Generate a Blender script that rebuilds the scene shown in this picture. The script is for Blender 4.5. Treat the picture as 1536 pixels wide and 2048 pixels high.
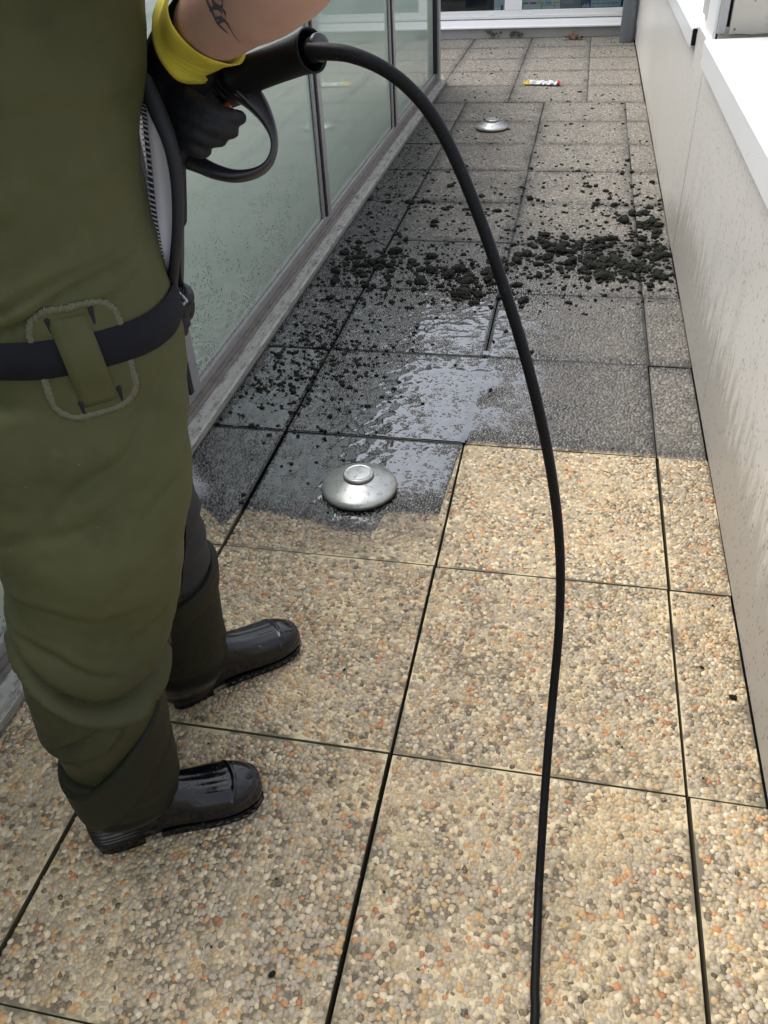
import bpy, math, random
import numpy as np
from mathutils import Vector, Matrix, noise as mnoise
from mathutils.bvhtree import BVHTree

for o in list(bpy.data.objects):
    bpy.data.objects.remove(o)
scene = bpy.context.scene
COL = scene.collection
R = math.radians
rng = np.random.default_rng(7)
random.seed(7)

# ---------------------------------------------------------------- camera
cam_d = bpy.data.cameras.new('camera')
cam_d.sensor_fit = 'VERTICAL'
cam_d.sensor_height = 36.0
cam_d.lens = 29.09
cam_d.clip_start = 0.02
cam_d.clip_end = 600.0
cam = bpy.data.objects.new('camera', cam_d)
COL.objects.link(cam)
rt = Vector((0.97814996, 0.20246313, -0.04723702))
up = Vector((-0.08795435, 0.60886787, 0.78838059))
fw = Vector((-0.1883791, 0.76699974, -0.61337159))
m = Matrix((rt, up, -fw)).transposed().to_4x4()
m.translation = Vector((0.27006248, -1.03370227, 1.47281629))
cam.matrix_world = m
scene.camera = cam

# ---------------------------------------------------------------- sky, sun, exposure (overcast daylight)
SUN_EL, SUN_AZ = R(62), R(-66)          # azimuth from +Y towards +X
world = bpy.data.worlds.new('World')
scene.world = world
world.use_nodes = True
wn = world.node_tree
bg = wn.nodes['Background']
sky = wn.nodes.new('ShaderNodeTexSky')
sky.sky_type = 'NISHITA'
sky.sun_disc = False
sky.sun_elevation = SUN_EL
sky.sun_rotation = SUN_AZ
sky.air_density = 1.0
sky.dust_density = 3.0
hs = wn.nodes.new('ShaderNodeHueSaturation')      # cloud veil takes most of the blue out
hs.inputs['Saturation'].default_value = 0.36
wn.links.new(sky.outputs[0], hs.inputs['Color'])
wn.links.new(hs.outputs[0], bg.inputs['Color'])
bg.inputs['Strength'].default_value = 0.15
sun_d = bpy.data.lights.new('sun', 'SUN')
sun_d.energy = 0.7
sun_d.angle = R(55)
sun_d.color = (1.0, 0.94, 0.85)
sun = bpy.data.objects.new('sun', sun_d)
COL.objects.link(sun)
sd = Vector((math.sin(SUN_AZ) * math.cos(SUN_EL), math.cos(SUN_AZ) * math.cos(SUN_EL), math.sin(SUN_EL)))
sun.rotation_euler = sd.to_track_quat('Z', 'Y').to_euler()
sun.location = (0, 0, 12)
scene.view_settings.view_transform = 'Standard'
scene.view_settings.look = 'None'
scene.view_settings.gamma = 1.0
scene.view_settings.use_curve_mapping = False
scene.view_settings.exposure = 1.22
scene.render.engine = 'CYCLES'
scene.cycles.max_bounces = 8
scene.cycles.transparent_max_bounces = 12
scene.cycles.caustics_reflective = False
scene.cycles.caustics_refractive = False

# ---------------------------------------------------------------- node helper
class NT:
    def __init__(self, name):
        self.m = bpy.data.materials.new(name)
        self.m.use_nodes = True
        self.t = self.m.node_tree
        self.b = self.t.nodes['Principled BSDF']
        self.out = self.t.nodes['Material Output']
        self._geo = self._tc = None

    def set(self, sock, v):
        if isinstance(v, bpy.types.NodeSocket):
            self.t.links.new(v, sock)
        elif isinstance(v, (tuple, list)) and len(v) == 3 and sock.type == 'RGBA':
            sock.default_value = (*v, 1)
        else:
            sock.default_value = v

    def n(self, typ, ins=None, **props):
        nd = self.t.nodes.new(typ)
        for k, v in props.items():
            setattr(nd, k, v)
        for k, v in (ins or {}).items():
            self.set(nd.inputs[k], v)
        return nd

    def geo(self, what='Position'):
        if self._geo is None:
            self._geo = self.n('ShaderNodeNewGeometry')
        return self._geo.outputs[what]

    def obj(self):
        if self._tc is None:
            self._tc = self.n('ShaderNodeTexCoord')
        return self._tc.outputs['Object']

    def xyz(self, v):
        s = self.n('ShaderNodeSeparateXYZ', {0: v})
        return s.outputs[0], s.outputs[1], s.outputs[2]

    def math(self, op, a, b=0.0, c=0.0, clamp=False):
        nd = self.n('ShaderNodeMath', {0: a, 1: b, 2: c}, operation=op)
        nd.use_clamp = clamp
        return nd.outputs[0]

    def add(self, a, b): return self.math('ADD', a, b)
    def sub(self, a, b): return self.math('SUBTRACT', a, b)
    def mul(self, a, b): return self.math('MULTIPLY', a, b)
    def mx(self, a, b): return self.math('MAXIMUM', a, b)

    def step(self, x, lo, hi, a=0.0, b=1.0):
        nd = self.n('ShaderNodeMapRange', {0: x, 1: lo, 2: hi, 3: a, 4: b}, interpolation_type='SMOOTHSTEP')
        return nd.outputs[0]

    def noise(self, scale, detail=3.0, rough=0.5, vec=None, dist=0.0):
        nd = self.n('ShaderNodeTexNoise', {'Scale': scale, 'Detail': detail, 'Roughness': rough, 'Distortion': dist})
        self.t.links.new(vec if vec is not None else self.geo(), nd.inputs['Vector'])
        return nd.outputs['Fac']

    def voro(self, scale, vec=None, feature='F1', out='Distance', rand=1.0):
        nd = self.n('ShaderNodeTexVoronoi', {'Scale': scale, 'Randomness': rand}, feature=feature)
        self.t.links.new(vec if vec is not None else self.geo(), nd.inputs['Vector'])
        return nd.outputs[out]

    def scale(self, v, s):
        return self.n('ShaderNodeVectorMath', {0: v, 1: s}, operation='MULTIPLY').outputs[0]

    def ramp(self, fac, stops, interp='LINEAR'):
        nd = self.n('ShaderNodeValToRGB', {0: fac})
        cr = nd.color_ramp
        cr.interpolation = interp
        while len(cr.elements) < len(stops):
            cr.elements.new(0.5)
        for e, (p, c) in zip(cr.elements, stops):
            e.position = p
            e.color = (c, c, c, 1) if isinstance(c, (int, float)) else (*c, 1)
        return nd.outputs[0]

    def mix(self, f, a, b):
        nd = self.n('ShaderNodeMix', data_type='RGBA')
        self.set(nd.inputs[0], f)
        self.set(nd.inputs[6], a)
        self.set(nd.inputs[7], b)
        return nd.outputs[2]

    def mixf(self, f, a, b):
        nd = self.n('ShaderNodeMix', data_type='FLOAT')
        self.set(nd.inputs[0], f)
        self.set(nd.inputs[2], a)
        self.set(nd.inputs[3], b)
        return nd.outputs[0]

    def bump(self, h, strength=0.3, dist=0.002):
        nd = self.n('ShaderNodeBump', {'Strength': strength, 'Distance': dist, 'Height': h})
        self.set(self.b.inputs['Normal'], nd.outputs[0])
        return nd.outputs[0]

    def p(self, **kw):
        for k, v in kw.items():
            self.set(self.b.inputs[k.replace('_', ' ')], v)
        return self.m


def simple(name, col, rough=0.5, metal=0.0, spec=0.5, nscale=None, namp=0.15, bumps=None, **kw):
    n = NT(name)
    c = col
    if nscale:
        f = n.noise(nscale, 4, 0.6)
        c = n.mix(f, tuple(v * (1 - namp) for v in col), tuple(min(1, v * (1 + namp)) for v in col))
    n.p(Base_Color=c, Roughness=rough, Metallic=metal, Specular_IOR_Level=spec, **kw)
    if bumps:
        n.bump(n.noise(bumps[0], 3), bumps[1], bumps[2])
    return n.m

# ---------------------------------------------------------------- mesh helpers
def link(name, mesh, mat=None, parent=None, loc=None, smooth=False):
    o = bpy.data.objects.new(name, mesh)
    COL.objects.link(o)
    if mat is not None and not mesh.materials:
        mesh.materials.append(mat)
    if parent is not None:
        o.parent = parent
    if loc is not None:
        o.location = loc
    if smooth:
        for p in mesh.polygons:
            p.use_smooth = True
    return o


def mesh_from(name, V, Fc, smooth=False):
    me = bpy.data.meshes.new(name)
    me.from_pydata([tuple(v) for v in V], [], [tuple(f) for f in Fc])
    if smooth:
        me.polygons.foreach_set('use_smooth', [True] * len(me.polygons))
    me.update()
    return me


def tri_mesh(name, V, T, smooth=True):
    """fast triangle mesh from numpy arrays"""
    me = bpy.data.meshes.new(name)
    V = np.asarray(V, np.float32); T = np.asarray(T, np.int32)
    me.vertices.add(len(V)); me.vertices.foreach_set('co', V.ravel())
    me.loops.add(len(T) * 3); me.loops.foreach_set('vertex_index', T.ravel())
    me.polygons.add(len(T))
    me.polygons.foreach_set('loop_start', np.arange(0, len(T) * 3, 3, dtype=np.int32))
    me.polygons.foreach_set('use_smooth', np.full(len(T), smooth))
    me.update(calc_edges=True)
    return me


def tag(o, label=None, cat=None, group=None, kind=None):
    if label: o['label'] = label
    if cat: o['category'] = cat
    if group: o['group'] = group
    if kind: o['kind'] = kind
    return o


def empty(name, loc, label=None, cat=None, group=None, kind=None, rz=0.0):
    o = bpy.data.objects.new(name, None)
    COL.objects.link(o)
    o.location = loc
    o.rotation_euler = (0, 0, rz)
    o.empty_display_size = 0.1
    return tag(o, label, cat, group, kind)


class MB:
    """collects shapes and links them as one mesh object"""
    def __init__(self):
        self.V = []; self.F = []

    def raw(self, V, F):
        k = len(self.V)
        self.V += [tuple(v) for v in V]
        self.F += [tuple(i + k for i in f) for f in F]
        return self

    def box(self, x0, x1, y0, y1, z0, z1, bev=0.0):
        if bev <= 0:
            V = [(x, y, z) for x in (x0, x1) for y in (y0, y1) for z in (z0, z1)]
            F = [(0, 1, 3, 2), (4, 6, 7, 5), (0, 4, 5, 1), (2, 3, 7, 6), (0, 2, 6, 4), (1, 5, 7, 3)]
            return self.raw(V, F)
        import bmesh
        bm = bmesh.new()
        bmesh.ops.create_cube(bm, size=1.0)
        for v in bm.verts:
            v.co = Vector(((x0 + x1) / 2 + v.co.x * (x1 - x0), (y0 + y1) / 2 + v.co.y * (y1 - y0), (z0 + z1) / 2 + v.co.z * (z1 - z0)))
        bmesh.ops.bevel(bm, geom=list(bm.edges), offset=bev, segments=2, affect='EDGES', profile=0.6)
        bm.verts.index_update()
        self.raw([v.co[:] for v in bm.verts], [[v.index for v in f.verts] for f in bm.faces])
        bm.free()
        return self

    def prism_y(self, prof, y0, y1):
        """profile [(x,z)...] extruded along y"""
        n = len(prof)
        V = [(x, y0, z) for x, z in prof] + [(x, y1, z) for x, z in prof]
        F = [(i, (i + 1) % n, n + (i + 1) % n, n + i) for i in range(n)]
        F += [tuple(range(n))[::-1], tuple(range(n, 2 * n))]
        return self.raw(V, F)

    def prism_x(self, prof, x0, x1):
        n = len(prof)
        V = [(x0, y, z) for y, z in prof] + [(x1, y, z) for y, z in prof]
        F = [(i, (i + 1) % n, n + (i + 1) % n, n + i) for i in range(n)]
        F += [tuple(range(n))[::-1], tuple(range(n, 2 * n))]
        return self.raw(V, F)

    def rings(self, rings, closed=True, cap=True):
        """loft through rings of equal length"""
        n = len(rings[0]); V = []; F = []
        for r in rings: V += [tuple(p) for p in r]
        for k in range(len(rings) - 1):
            for i in range(n if closed else n - 1):
                j = (i + 1) % n
                F.append((k * n + i, k * n + j, (k + 1) * n + j, (k + 1) * n + i))
        if cap:
            c0 = np.mean(np.array(rings[0]), 0); c1 = np.mean(np.array(rings[-1]), 0)
            V += [tuple(c0), tuple(c1)]
            a = len(V) - 2; b = a + 1; o = (len(rings) - 1) * n
            for i in range(n):
                j = (i + 1) % n
                F.append((a, j, i)); F.append((b, o + i, o + j))
        return self.raw(V, F)

    def lathe(self, prof, seg=48, c=(0, 0, 0)):
        """profile [(r,z)...] turned round z"""
        th = np.linspace(0, 2 * math.pi, seg, endpoint=False)
        rs = [[(c[0] + r * math.cos(t), c[1] + r * math.sin(t), c[2] + z) for t in th] for r, z in prof]
        return self.rings(rs)

    def tube(self, pts, rad, seg=12, ends=True, flat=None, wdir=None):
        """tube along points with a radius per point; rounded ends; flat = list of second radii across wdir"""
        P = [Vector(p) for p in pts]
        n = len(P)
        rad = list(rad) if hasattr(rad, '__len__') else [rad] * n
        fl = list(flat) if flat is not None else rad
        T = []
        for i in range(n):
            d = P[min(i + 1, n - 1)] - P[max(i - 1, 0)]
            T.append(d.normalized())
        ref = Vector(wdir) if wdir is not None else (Vector((0, 0, 1)) if abs(T[0].z) < 0.9 else Vector((1, 0, 0)))
        rs = []
        u = (ref - T[0] * ref.dot(T[0])).normalized()
        st = []
        for i in range(n):
            if wdir is not None: u = ref
            u = (u - T[i] * u.dot(T[i])).normalized()
            v = T[i].cross(u)
            st.append((P[i], T[i], u.copy(), v, rad[i], fl[i]))
        def ring(c, u, v, a, b):
            return [c + u * (a * math.cos(t)) + v * (b * math.sin(t)) for t in np.linspace(0, 2 * math.pi, seg, endpoint=False)]
        if ends:
            c, t, u, v, a, b = st[0]
            for k in (0.12, 0.45, 0.8):
                rs.append(ring(c - t * (min(a, b) * math.sqrt(max(0, 1 - k * k))), u, v, a * k, b * k))
        for c, t, u, v, a, b in st: rs.append(ring(c, u, v, a, b))
        if ends:
            c, t, u, v, a, b = st[-1]
            for k in (0.8, 0.45, 0.12):
                rs.append(ring(c + t * (min(a, b) * math.sqrt(max(0, 1 - k * k))), u, v, a * k, b * k))
        return self.rings(rs)

    def mesh(self, name, smooth=False):
        return mesh_from(name, self.V, self.F, smooth)

    def build(self, name, mat, parent=None, loc=None, smooth=False):
        return link(name, self.mesh(name, smooth), mat, parent, loc)


def spline(pts, k=8):
    """Catmull-Rom through points (any dimension)"""
    P = np.array([np.array(p, float) for p in pts])
    P = np.vstack([2 * P[0] - P[1], P, 2 * P[-1] - P[-2]])
    out = []
    for i in range(1, len(P) - 2):
        for t in np.linspace(0, 1, k, endpoint=False):
            a, b, c, d = P[i - 1], P[i], P[i + 1], P[i + 2]
            out.append(0.5 * (2 * b + (c - a) * t + (2 * a - 5 * b + 4 * c - d) * t * t + (3 * b - a - 3 * c + d) * t ** 3))
    out.append(P[-2])
    return np.array(out)


def remeshed(mb, name, voxel, smooth=2):
    """one continuous skin over overlapping closed shapes"""
    me = mb.mesh(name)
    o = bpy.data.objects.new(name, me)
    COL.objects.link(o)
    r = o.modifiers.new('r', 'REMESH'); r.mode = 'VOXEL'; r.voxel_size = voxel; r.use_smooth_shade = True
    if smooth:
        s = o.modifiers.new('s', 'SMOOTH'); s.factor = 0.5; s.iterations = smooth
    dg = bpy.context.evaluated_depsgraph_get()
    new = bpy.data.meshes.new_from_object(o.evaluated_get(dg))
    bpy.data.objects.remove(o)
    bpy.data.meshes.remove(me)
    new.name = name
    new.polygons.foreach_set('use_smooth', [True] * len(new.polygons))
    return new


def coords(me):
    a = np.empty(len(me.vertices) * 3, np.float32); me.vertices.foreach_get('co', a)
    b = np.empty(len(me.vertices) * 3, np.float32); me.vertices.foreach_get('normal', b)
    return a.reshape(-1, 3).astype(float), b.reshape(-1, 3).astype(float)


def setco(me, co):
    me.vertices.foreach_set('co', co.astype(np.float32).ravel()); me.update()


def fbm(co, s, amp, seed=0.0):
    return np.array([amp * mnoise.fractal(Vector((c[0] * s + seed, c[1] * s, c[2] * s)), 1.0, 2.0, 3) for c in co])

# ---------------------------------------------------------------- materials: paving
def paving(kind):
    n = NT('paving ' + kind)
    x, y, z = n.xyz(n.geo())
    wob = n.sub(n.noise(9, 4, 0.6), 0.5)
    fine = n.sub(n.noise(60, 2, 0.6), 0.5)
    # where the pressure washer has not been yet
    lut = [(-0.90, .80), (-0.73, .76), (-0.63, .67), (-0.61, .765), (-0.41, .735), (-0.26, .70), (-0.19, .71), (-0.178, .795),
           (-0.022, .815), (-0.006, 1.19), (0.02, 1.205), (0.75, 1.205)]
    t = n.math('DIVIDE', n.add(x, 0.9), 1.65, clamp=True)
    yb = n.mul(n.ramp(t, [((a + 0.9) / 1.65, b / 2) for a, b in lut]), 2.0)
    d = n.sub(n.add(y, n.add(n.mul(wob, 0.035), n.mul(fine, 0.03))), yb)
    D = n.step(d, -0.012, 0.018)
    half = n.mul(n.mul(n.step(d, -0.22, -0.02), n.step(x, 0.05, -0.1)), n.step(n.noise(5, 4, 0.6), 0.25, 0.6, 0.25, 0.75))
    D = n.mx(D, n.mul(half, 0.6))
    big = n.noise(2.2, 5, 0.62)
    med = n.noise(14, 4, 0.65)
    # soiling gets paler away from the washed strip and towards the parapet
    pale = n.ramp(n.math('DIVIDE', y, 9.0, clamp=True), [(0.13, .26), (0.30, .26), (0.42, .40), (0.55, .62), (0.68, .80), (1.0, 1.0)])
    pale = n.add(pale, n.mul(n.step(x, -0.4, 0.4), 0.48))
    pale = n.sub(pale, n.mul(n.step(x, -0.45, -0.9), n.step(y, 8.0, 4.0, 0.0, 0.35)))
    pale = n.add(pale, n.mul(n.sub(big, 0.5), 0.9))
    pale = n.math('ADD', pale, n.mul(n.sub(med, 0.5), 0.5), clamp=True)
    sludge = n.mul(n.mul(n.step(n.add(x, n.mul(wob, .5)), -.18, -.42), n.step(n.add(y, n.mul(wob, .6)), 1.15, 1.45)), n.step(n.add(y, n.mul(wob, 1.2)), 3.2, 2.4))
    pale = n.math('SUBTRACT', pale, n.mul(sludge, .85), clamp=True)
    def drift(cx, cy, sx, sy):
        dx_, dy_ = n.math('DIVIDE', n.sub(x, cx), sx), n.math('DIVIDE', n.sub(y, cy), sy)
        r2_ = n.add(n.mul(dx_, dx_), n.mul(dy_, dy_))
        return n.step(n.add(r2_, n.mul(wob, 2.2)), 1.5, .1)
    mud = n.mx(drift(.42, 2.83, .38, .28), n.mx(drift(-.35, 2.60, .55, .26), drift(-.80, 3.6, .22, 2.6)))
    pale = n.math('SUBTRACT', pale, n.mul(mud, .42), clamp=True)
    # dirt kept along the joints
    ox, oy, _ = n.xyz(n.obj())
    ex = n.mx(n.math('ABSOLUTE', ox), n.math('ABSOLUTE', oy))
    edge = n.mul(n.step(n.add(ex, n.mul(wob, 0.05)), 0.215, 0.298), n.step(n.noise(3.5, 3), 0.3, 0.6, 0.45, 1.0))
    pale = n.math('SUBTRACT', pale, n.mul(edge, 0.60), clamp=True)
    # wet
    W = n.mul(n.step(y, 0.62, 0.85), n.step(n.add(y, n.mul(wob, 1.0)), 3.6, 2.5))
    W = n.mul(W, n.step(n.add(x, n.mul(wob, 0.5)), 0.75, 0.15, 0.25, 1.0))
    W = n.mul(W, n.step(d, -0.25, 0.0))
    pale = n.math('SUBTRACT', pale, n.mul(W, .22), clamp=True)
    if kind == 'pebbles':
        r1 = n.geo('Random Per Island')
        oi = n.n('ShaderNodeObjectInfo').outputs['Random']
        rr = n.math('FRACT', n.add(r1, n.mul(oi, 3.7)))
        clean = n.ramp(rr, [(0.0, (.20, .175, .14)), (0.08, (.36, .325, .27)), (0.30, (.42, .385, .33)), (0.45, (.50, .44, .345)), (0.58, (.44, .42, .39)),
                            (0.72, (.62, .56, .45)), (0.82, (.50, .39, .25)), (0.90, (.66, .62, .53)), (0.945, (.50, .27, .14)), (0.966, (.38, .18, .10)), (0.978, (.56, .37, .19)), (0.99, (.10, .09, .08))], 'CONSTANT')
        clean = n.mix(n.step(n.noise(420, 2), 0.35, 0.75), clean, n.mix(0.30, clean, (.72, .62, .44)))
        # cream cement scum left over the stones in patches
        scum = n.mul(n.step(n.add(n.noise(3.2, 4, 0.6), n.mul(n.sub(n.noise(90, 2), 0.5), 0.5)), 0.50, 0.75), 0.45)
        clean = n.mix(n.mul(scum, .7), clean, (.60, .49, .29))
        r2 = n.math('FRACT', n.mul(rr, 17.3))
        lo = n.ramp(r2, [(0, (.026, .025, .022)), (.5, (.060, .057, .052)), (1, (.14, .134, .126))])
        hi = n.ramp(r2, [(0, (.135, .122, .102)), (.4, (.205, .186, .157)), (.75, (.275, .250, .212)), (1, (.40, .365, .312))])
        dirty = n.mix(pale, lo, hi)
        damp = n.mul(W, 0.85)
        dirty = n.mix(damp, dirty, n.n('ShaderNodeHueSaturation', {'Value': 0.26, 'Color': dirty}).outputs[0])
        clean = n.n('ShaderNodeGamma', {'Color': clean, 'Gamma': 1.3}).outputs[0]
        clean = n.mix(1.0, clean, n.n('ShaderNodeHueSaturation', {'Value': n.mul(n.add(.96, n.mul(oi, .20)), n.add(.86, n.mul(n.noise(1.7, 4, .6), .28))), 'Saturation': .97, 'Color': n.n('ShaderNodeVectorMath', {0: clean, 1: (1.06, .985, .85)}, operation='MULTIPLY').outputs[0]}).outputs[0])
        col = n.mix(D, clean, dirty)
        rough = n.mixf(D, 0.38, n.mixf(W, 0.58, 0.27))
        n.p(Base_Color=col, Roughness=rough, Specular_IOR_Level=n.mixf(n.mul(D, W), 0.45, 0.9))
        n.bump(n.noise(700, 2), 0.25, 0.0008)
    else:
        cem = n.mix(n.noise(40, 4), (.52, .43, .26), (.64, .55, .36))
        cem = n.mix(n.step(n.add(n.noise(6, 4), n.mul(n.noise(45, 2), .35)), 0.62, 0.76), n.mix(0.85, cem, (.11, .095, .068)), cem)
        dirt = n.mix(pale, (.022, .023, .022), (.19, .175, .15))
        dirt = n.mix(n.mul(W, 0.6), dirt, (.010, .011, .011))
        side = n.step(n.xyz(n.geo('Normal'))[2], 0.3, 0.9)
        col = n.mix(D, n.mix(side, (.16, .135, .085), cem), dirt)
        n.p(Base_Color=col, Roughness=n.mixf(D, 0.6, n.mixf(W, 0.85, 0.25)), Specular_IOR_Level=0.4)
        n.bump(n.noise(160, 4, 0.7), 0.5, 0.003)
    return n.m

M_PEB, M_CEM = paving('pebbles'), paving('cement')
M_BED = simple('dark joint bed', (.012, .012, .011), 0.9)
M_GROUND = simple('asphalt', (.05, .05, .05), 0.9, nscale=3)

# ================================================================ GROUND AND PAVING
g = MB().raw([(-300, -300, -.16), (300, -300, -.16), (300, 300, -.16), (-300, 300, -.16)], [(0, 1, 2, 3)]).build('ground', M_GROUND)
tag(g, 'dark ground lying under and beyond the paved terrace', kind='structure')
floor = MB().box(-3.2, 1.6, -3.2, 9.3, -.155, -.049).build('terrace_floor', M_BED)
tag(floor, 'paved terrace of square exposed pebble slabs with dark open joints', kind='structure')

NR = 7
def pebble_mesh(name, w, h, seed, gap=0.0098):
    r = np.random.default_rng(seed)
    dx, dy = gap, gap * 0.87
    nx, ny = int(w / dx) + 1, int(h / dy) + 1
    gx, gy = np.meshgrid(np.arange(nx), np.arange(ny))
    cx = (gx + 0.5 * (gy % 2)).ravel() * dx - w / 2 + r.normal(0, dx * 0.20, gx.size)
    cy = gy.ravel() * dy - h / 2 + r.normal(0, dy * 0.20, gx.size)
    a = np.clip(r.normal(gap * 0.66, gap * 0.13, cx.size), gap * .36, gap * 1.0)
    b = a * r.uniform(0.62, 0.98, cx.size)
    keep = (np.abs(cx) < w / 2 - a * .8) & (np.abs(cy) < h / 2 - a * .8) & (r.random(cx.size) > 0.02)
    cx, cy, a, b = cx[keep], cy[keep], a[keep], b[keep]
    N = cx.size
    rot = r.uniform(0, math.pi, N)
    sunk = np.array([mnoise.fractal(Vector((x * 14 + seed * 3.1, y * 14, seed)), 1, 2, 2) for x, y in zip(cx, cy)])
    hgt = a * r.uniform(0.36, 0.56, N)
    z0 = -0.0029 + np.clip(sunk, -1, 1) * 0.0011 - r.uniform(0, 0.0006, N) + r.normal(0, .0003, N)
    th = np.arange(NR) * 2 * math.pi / NR
    jit = 1 + r.normal(0, 0.09, (N, NR))
    def ring(f, zf, off):
        u = a[:, None] * np.cos(th + off) * f * jit; v = b[:, None] * np.sin(th + off) * f * jit
        c, s = np.cos(rot)[:, None], np.sin(rot)[:, None]
        X = cx[:, None] + u * c - v * s; Y = cy[:, None] + u * s + v * c
        Z = (z0 + hgt * zf)[:, None] + 0 * X
        return np.stack([X, Y, Z], -1)
    tilt = r.normal(0, 0.10, (N, 2))
    top = np.stack([cx, cy, z0 + hgt], -1)[:, None, :]
    r1 = ring(0.62, 0.80, 0.0); r2 = ring(1.0, 0.12, 0.2)
    V = np.concatenate([top, r1, r2], 1)
    V[:, :, 2] += (V[:, :, 0] - cx[:, None]) * tilt[:, :1] + (V[:, :, 1] - cy[:, None]) * tilt[:, 1:]
    T = []
    for i in range(NR):
        j = (i + 1) % NR
        T += [(0, 1 + i, 1 + j), (1 + i, 1 + NR + i, 1 + NR + j), (1 + i, 1 + NR + j, 1 + j)]
    T = (np.arange(N)[:, None, None] * (1 + 2 * NR) + np.array(T)[None]).reshape(-1, 3)
    return tri_mesh(name, V.reshape(-1, 3), T)

SL = 0.6
def slab_mesh(name, w, h):
    return MB().box(-w / 2, w / 2, -h / 2, h / 2, -.046, -.0033, 0.0018).mesh(name)
slab_full = slab_mesh('paving_slab', .591, .5965)
slab_far = slab_mesh('paving_slab_far', .5972, .5975)
slab_strip = slab_mesh('paving_slab_strip', .1455, .5965)
slab_left = slab_mesh('paving_slab_left', .330, .5965)
PEB = [pebble_mesh('pebbles_%d' % k, .589, .594, 11 + k) for k in range(4)]
PEB_S = [pebble_mesh('pebbles_strip_%d' % k, .1445, .594, 31 + k) for k in range(2)]
PEB_L = [pebble_mesh('pebbles_left_%d' % k, .328, .594, 41 + k) for k in range(2)]
slab_up_r = slab_mesh('paving_slab_end', .420, .5965)
PEB_R = [pebble_mesh('pebbles_end_0', .418, .594, 51)]
def add_slab(sm, pm, x, y, rz=0.0, dz=0.0, dx=0.0, sky=0.0):
    s = link('paving_slab', sm, M_CEM, floor)
    s.location = (x + dx, y, dz * (.35 if .7 < y < 3.2 and x < .6 else 1))
    s.rotation_euler = (random.gauss(0, .0012), random.gauss(0, .0012), sky)
    p = link('pebbles', pm, M_PEB, s)
    p.rotation_euler = (0, 0, rz)
    tag(p, kind='stuff')
    return s
k = 0
for j in range(-3, 10):
    y = (j + .5) * SL
    for i in range(-1, 1):
        pass
    sf = slab_full if j < 3 else slab_far
    add_slab(sf, PEB[(k * 3 + 1) % 4], .30, y, (k % 4) * math.pi / 2, random.gauss(0, .0015), random.gauss(0, .0014), random.gauss(0, .0022)); k += 1
    add_slab(sf, PEB[(k * 3 + 2) % 4], -.30, y, (k % 4) * math.pi / 2, random.gauss(0, .0015), random.gauss(0, .0014), random.gauss(0, .0022)); k += 1
    add_slab(slab_left, PEB_L[k % 2], -.77, y, (k % 2) * math.pi, random.gauss(0, .0010)); k += 1
    add_slab(slab_strip, PEB_S[k % 2], .6745, y, (k % 2) * math.pi, random.gauss(0, .0012), 0.0015 * (1 if j % 2 else -1)); k += 1
for j in range(10, 15):
    y = (j + .5) * SL
    if y + .3 > 9.05: break
    for xc in (-2.385, -1.785, -1.185, -.585, .015):
        if xc < -.8 and y < 7.0 and xc < -1.0: pass
        add_slab(slab_far, PEB[(k * 3) % 4], xc + .006, y, (k % 4) * math.pi / 2, random.gauss(0, .001), 0); k += 1
    add_slab(slab_up_r, PEB_R[0], .532, y, (k % 2) * math.pi, random.gauss(0, .001)); k += 1

# ---------------------------------------------------------------- standing water between and over the stones
def water_mat():
    n = NT('rinse water')
    t = n.t
    t.nodes.remove(n.b)
    x, y, z = n.xyz(n.geo())
    rip = n.add(n.mul(n.noise(55, 3, 0.6), 1.0), n.mul(n.noise(18, 2), 1.2))
    bmp = n.n('ShaderNodeBump', {'Strength': 0.12, 'Distance': 0.002, 'Height': rip}).outputs[0]
    fr = n.n('ShaderNodeFresnel', {'IOR': 2.1, 'Normal': bmp}).outputs[0]
    silt = n.mul(n.step(x, -0.42, -0.62), n.step(n.noise(7, 3), 0.40, 0.58))
    tr = n.n('ShaderNodeBsdfTransparent', {'Color': (.50, .52, .52, 1)}).outputs[0]
    mud = n.n('ShaderNodeBsdfDiffuse', {'Color': (.060, .066, .060, 1)}).outputs[0]
    base = n.n('ShaderNodeMixShader', {0: n.mul(silt, 0.75), 1: tr, 2: mud}).outputs[0]
    fr = n.math('MINIMUM', n.add(n.mul(fr, 1.25), .03), .7)
    gl = n.n('ShaderNodeBsdfGlossy', {'Color': (1, 1, 1, 1), 'Roughness': 0.03, 'Normal': bmp}).outputs[0]
    mixd = n.n('ShaderNodeMixShader', {0: fr, 1: base, 2: gl}).outputs[0]
    t.links.new(mixd, n.out.inputs['Surface'])
    return n.m

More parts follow.
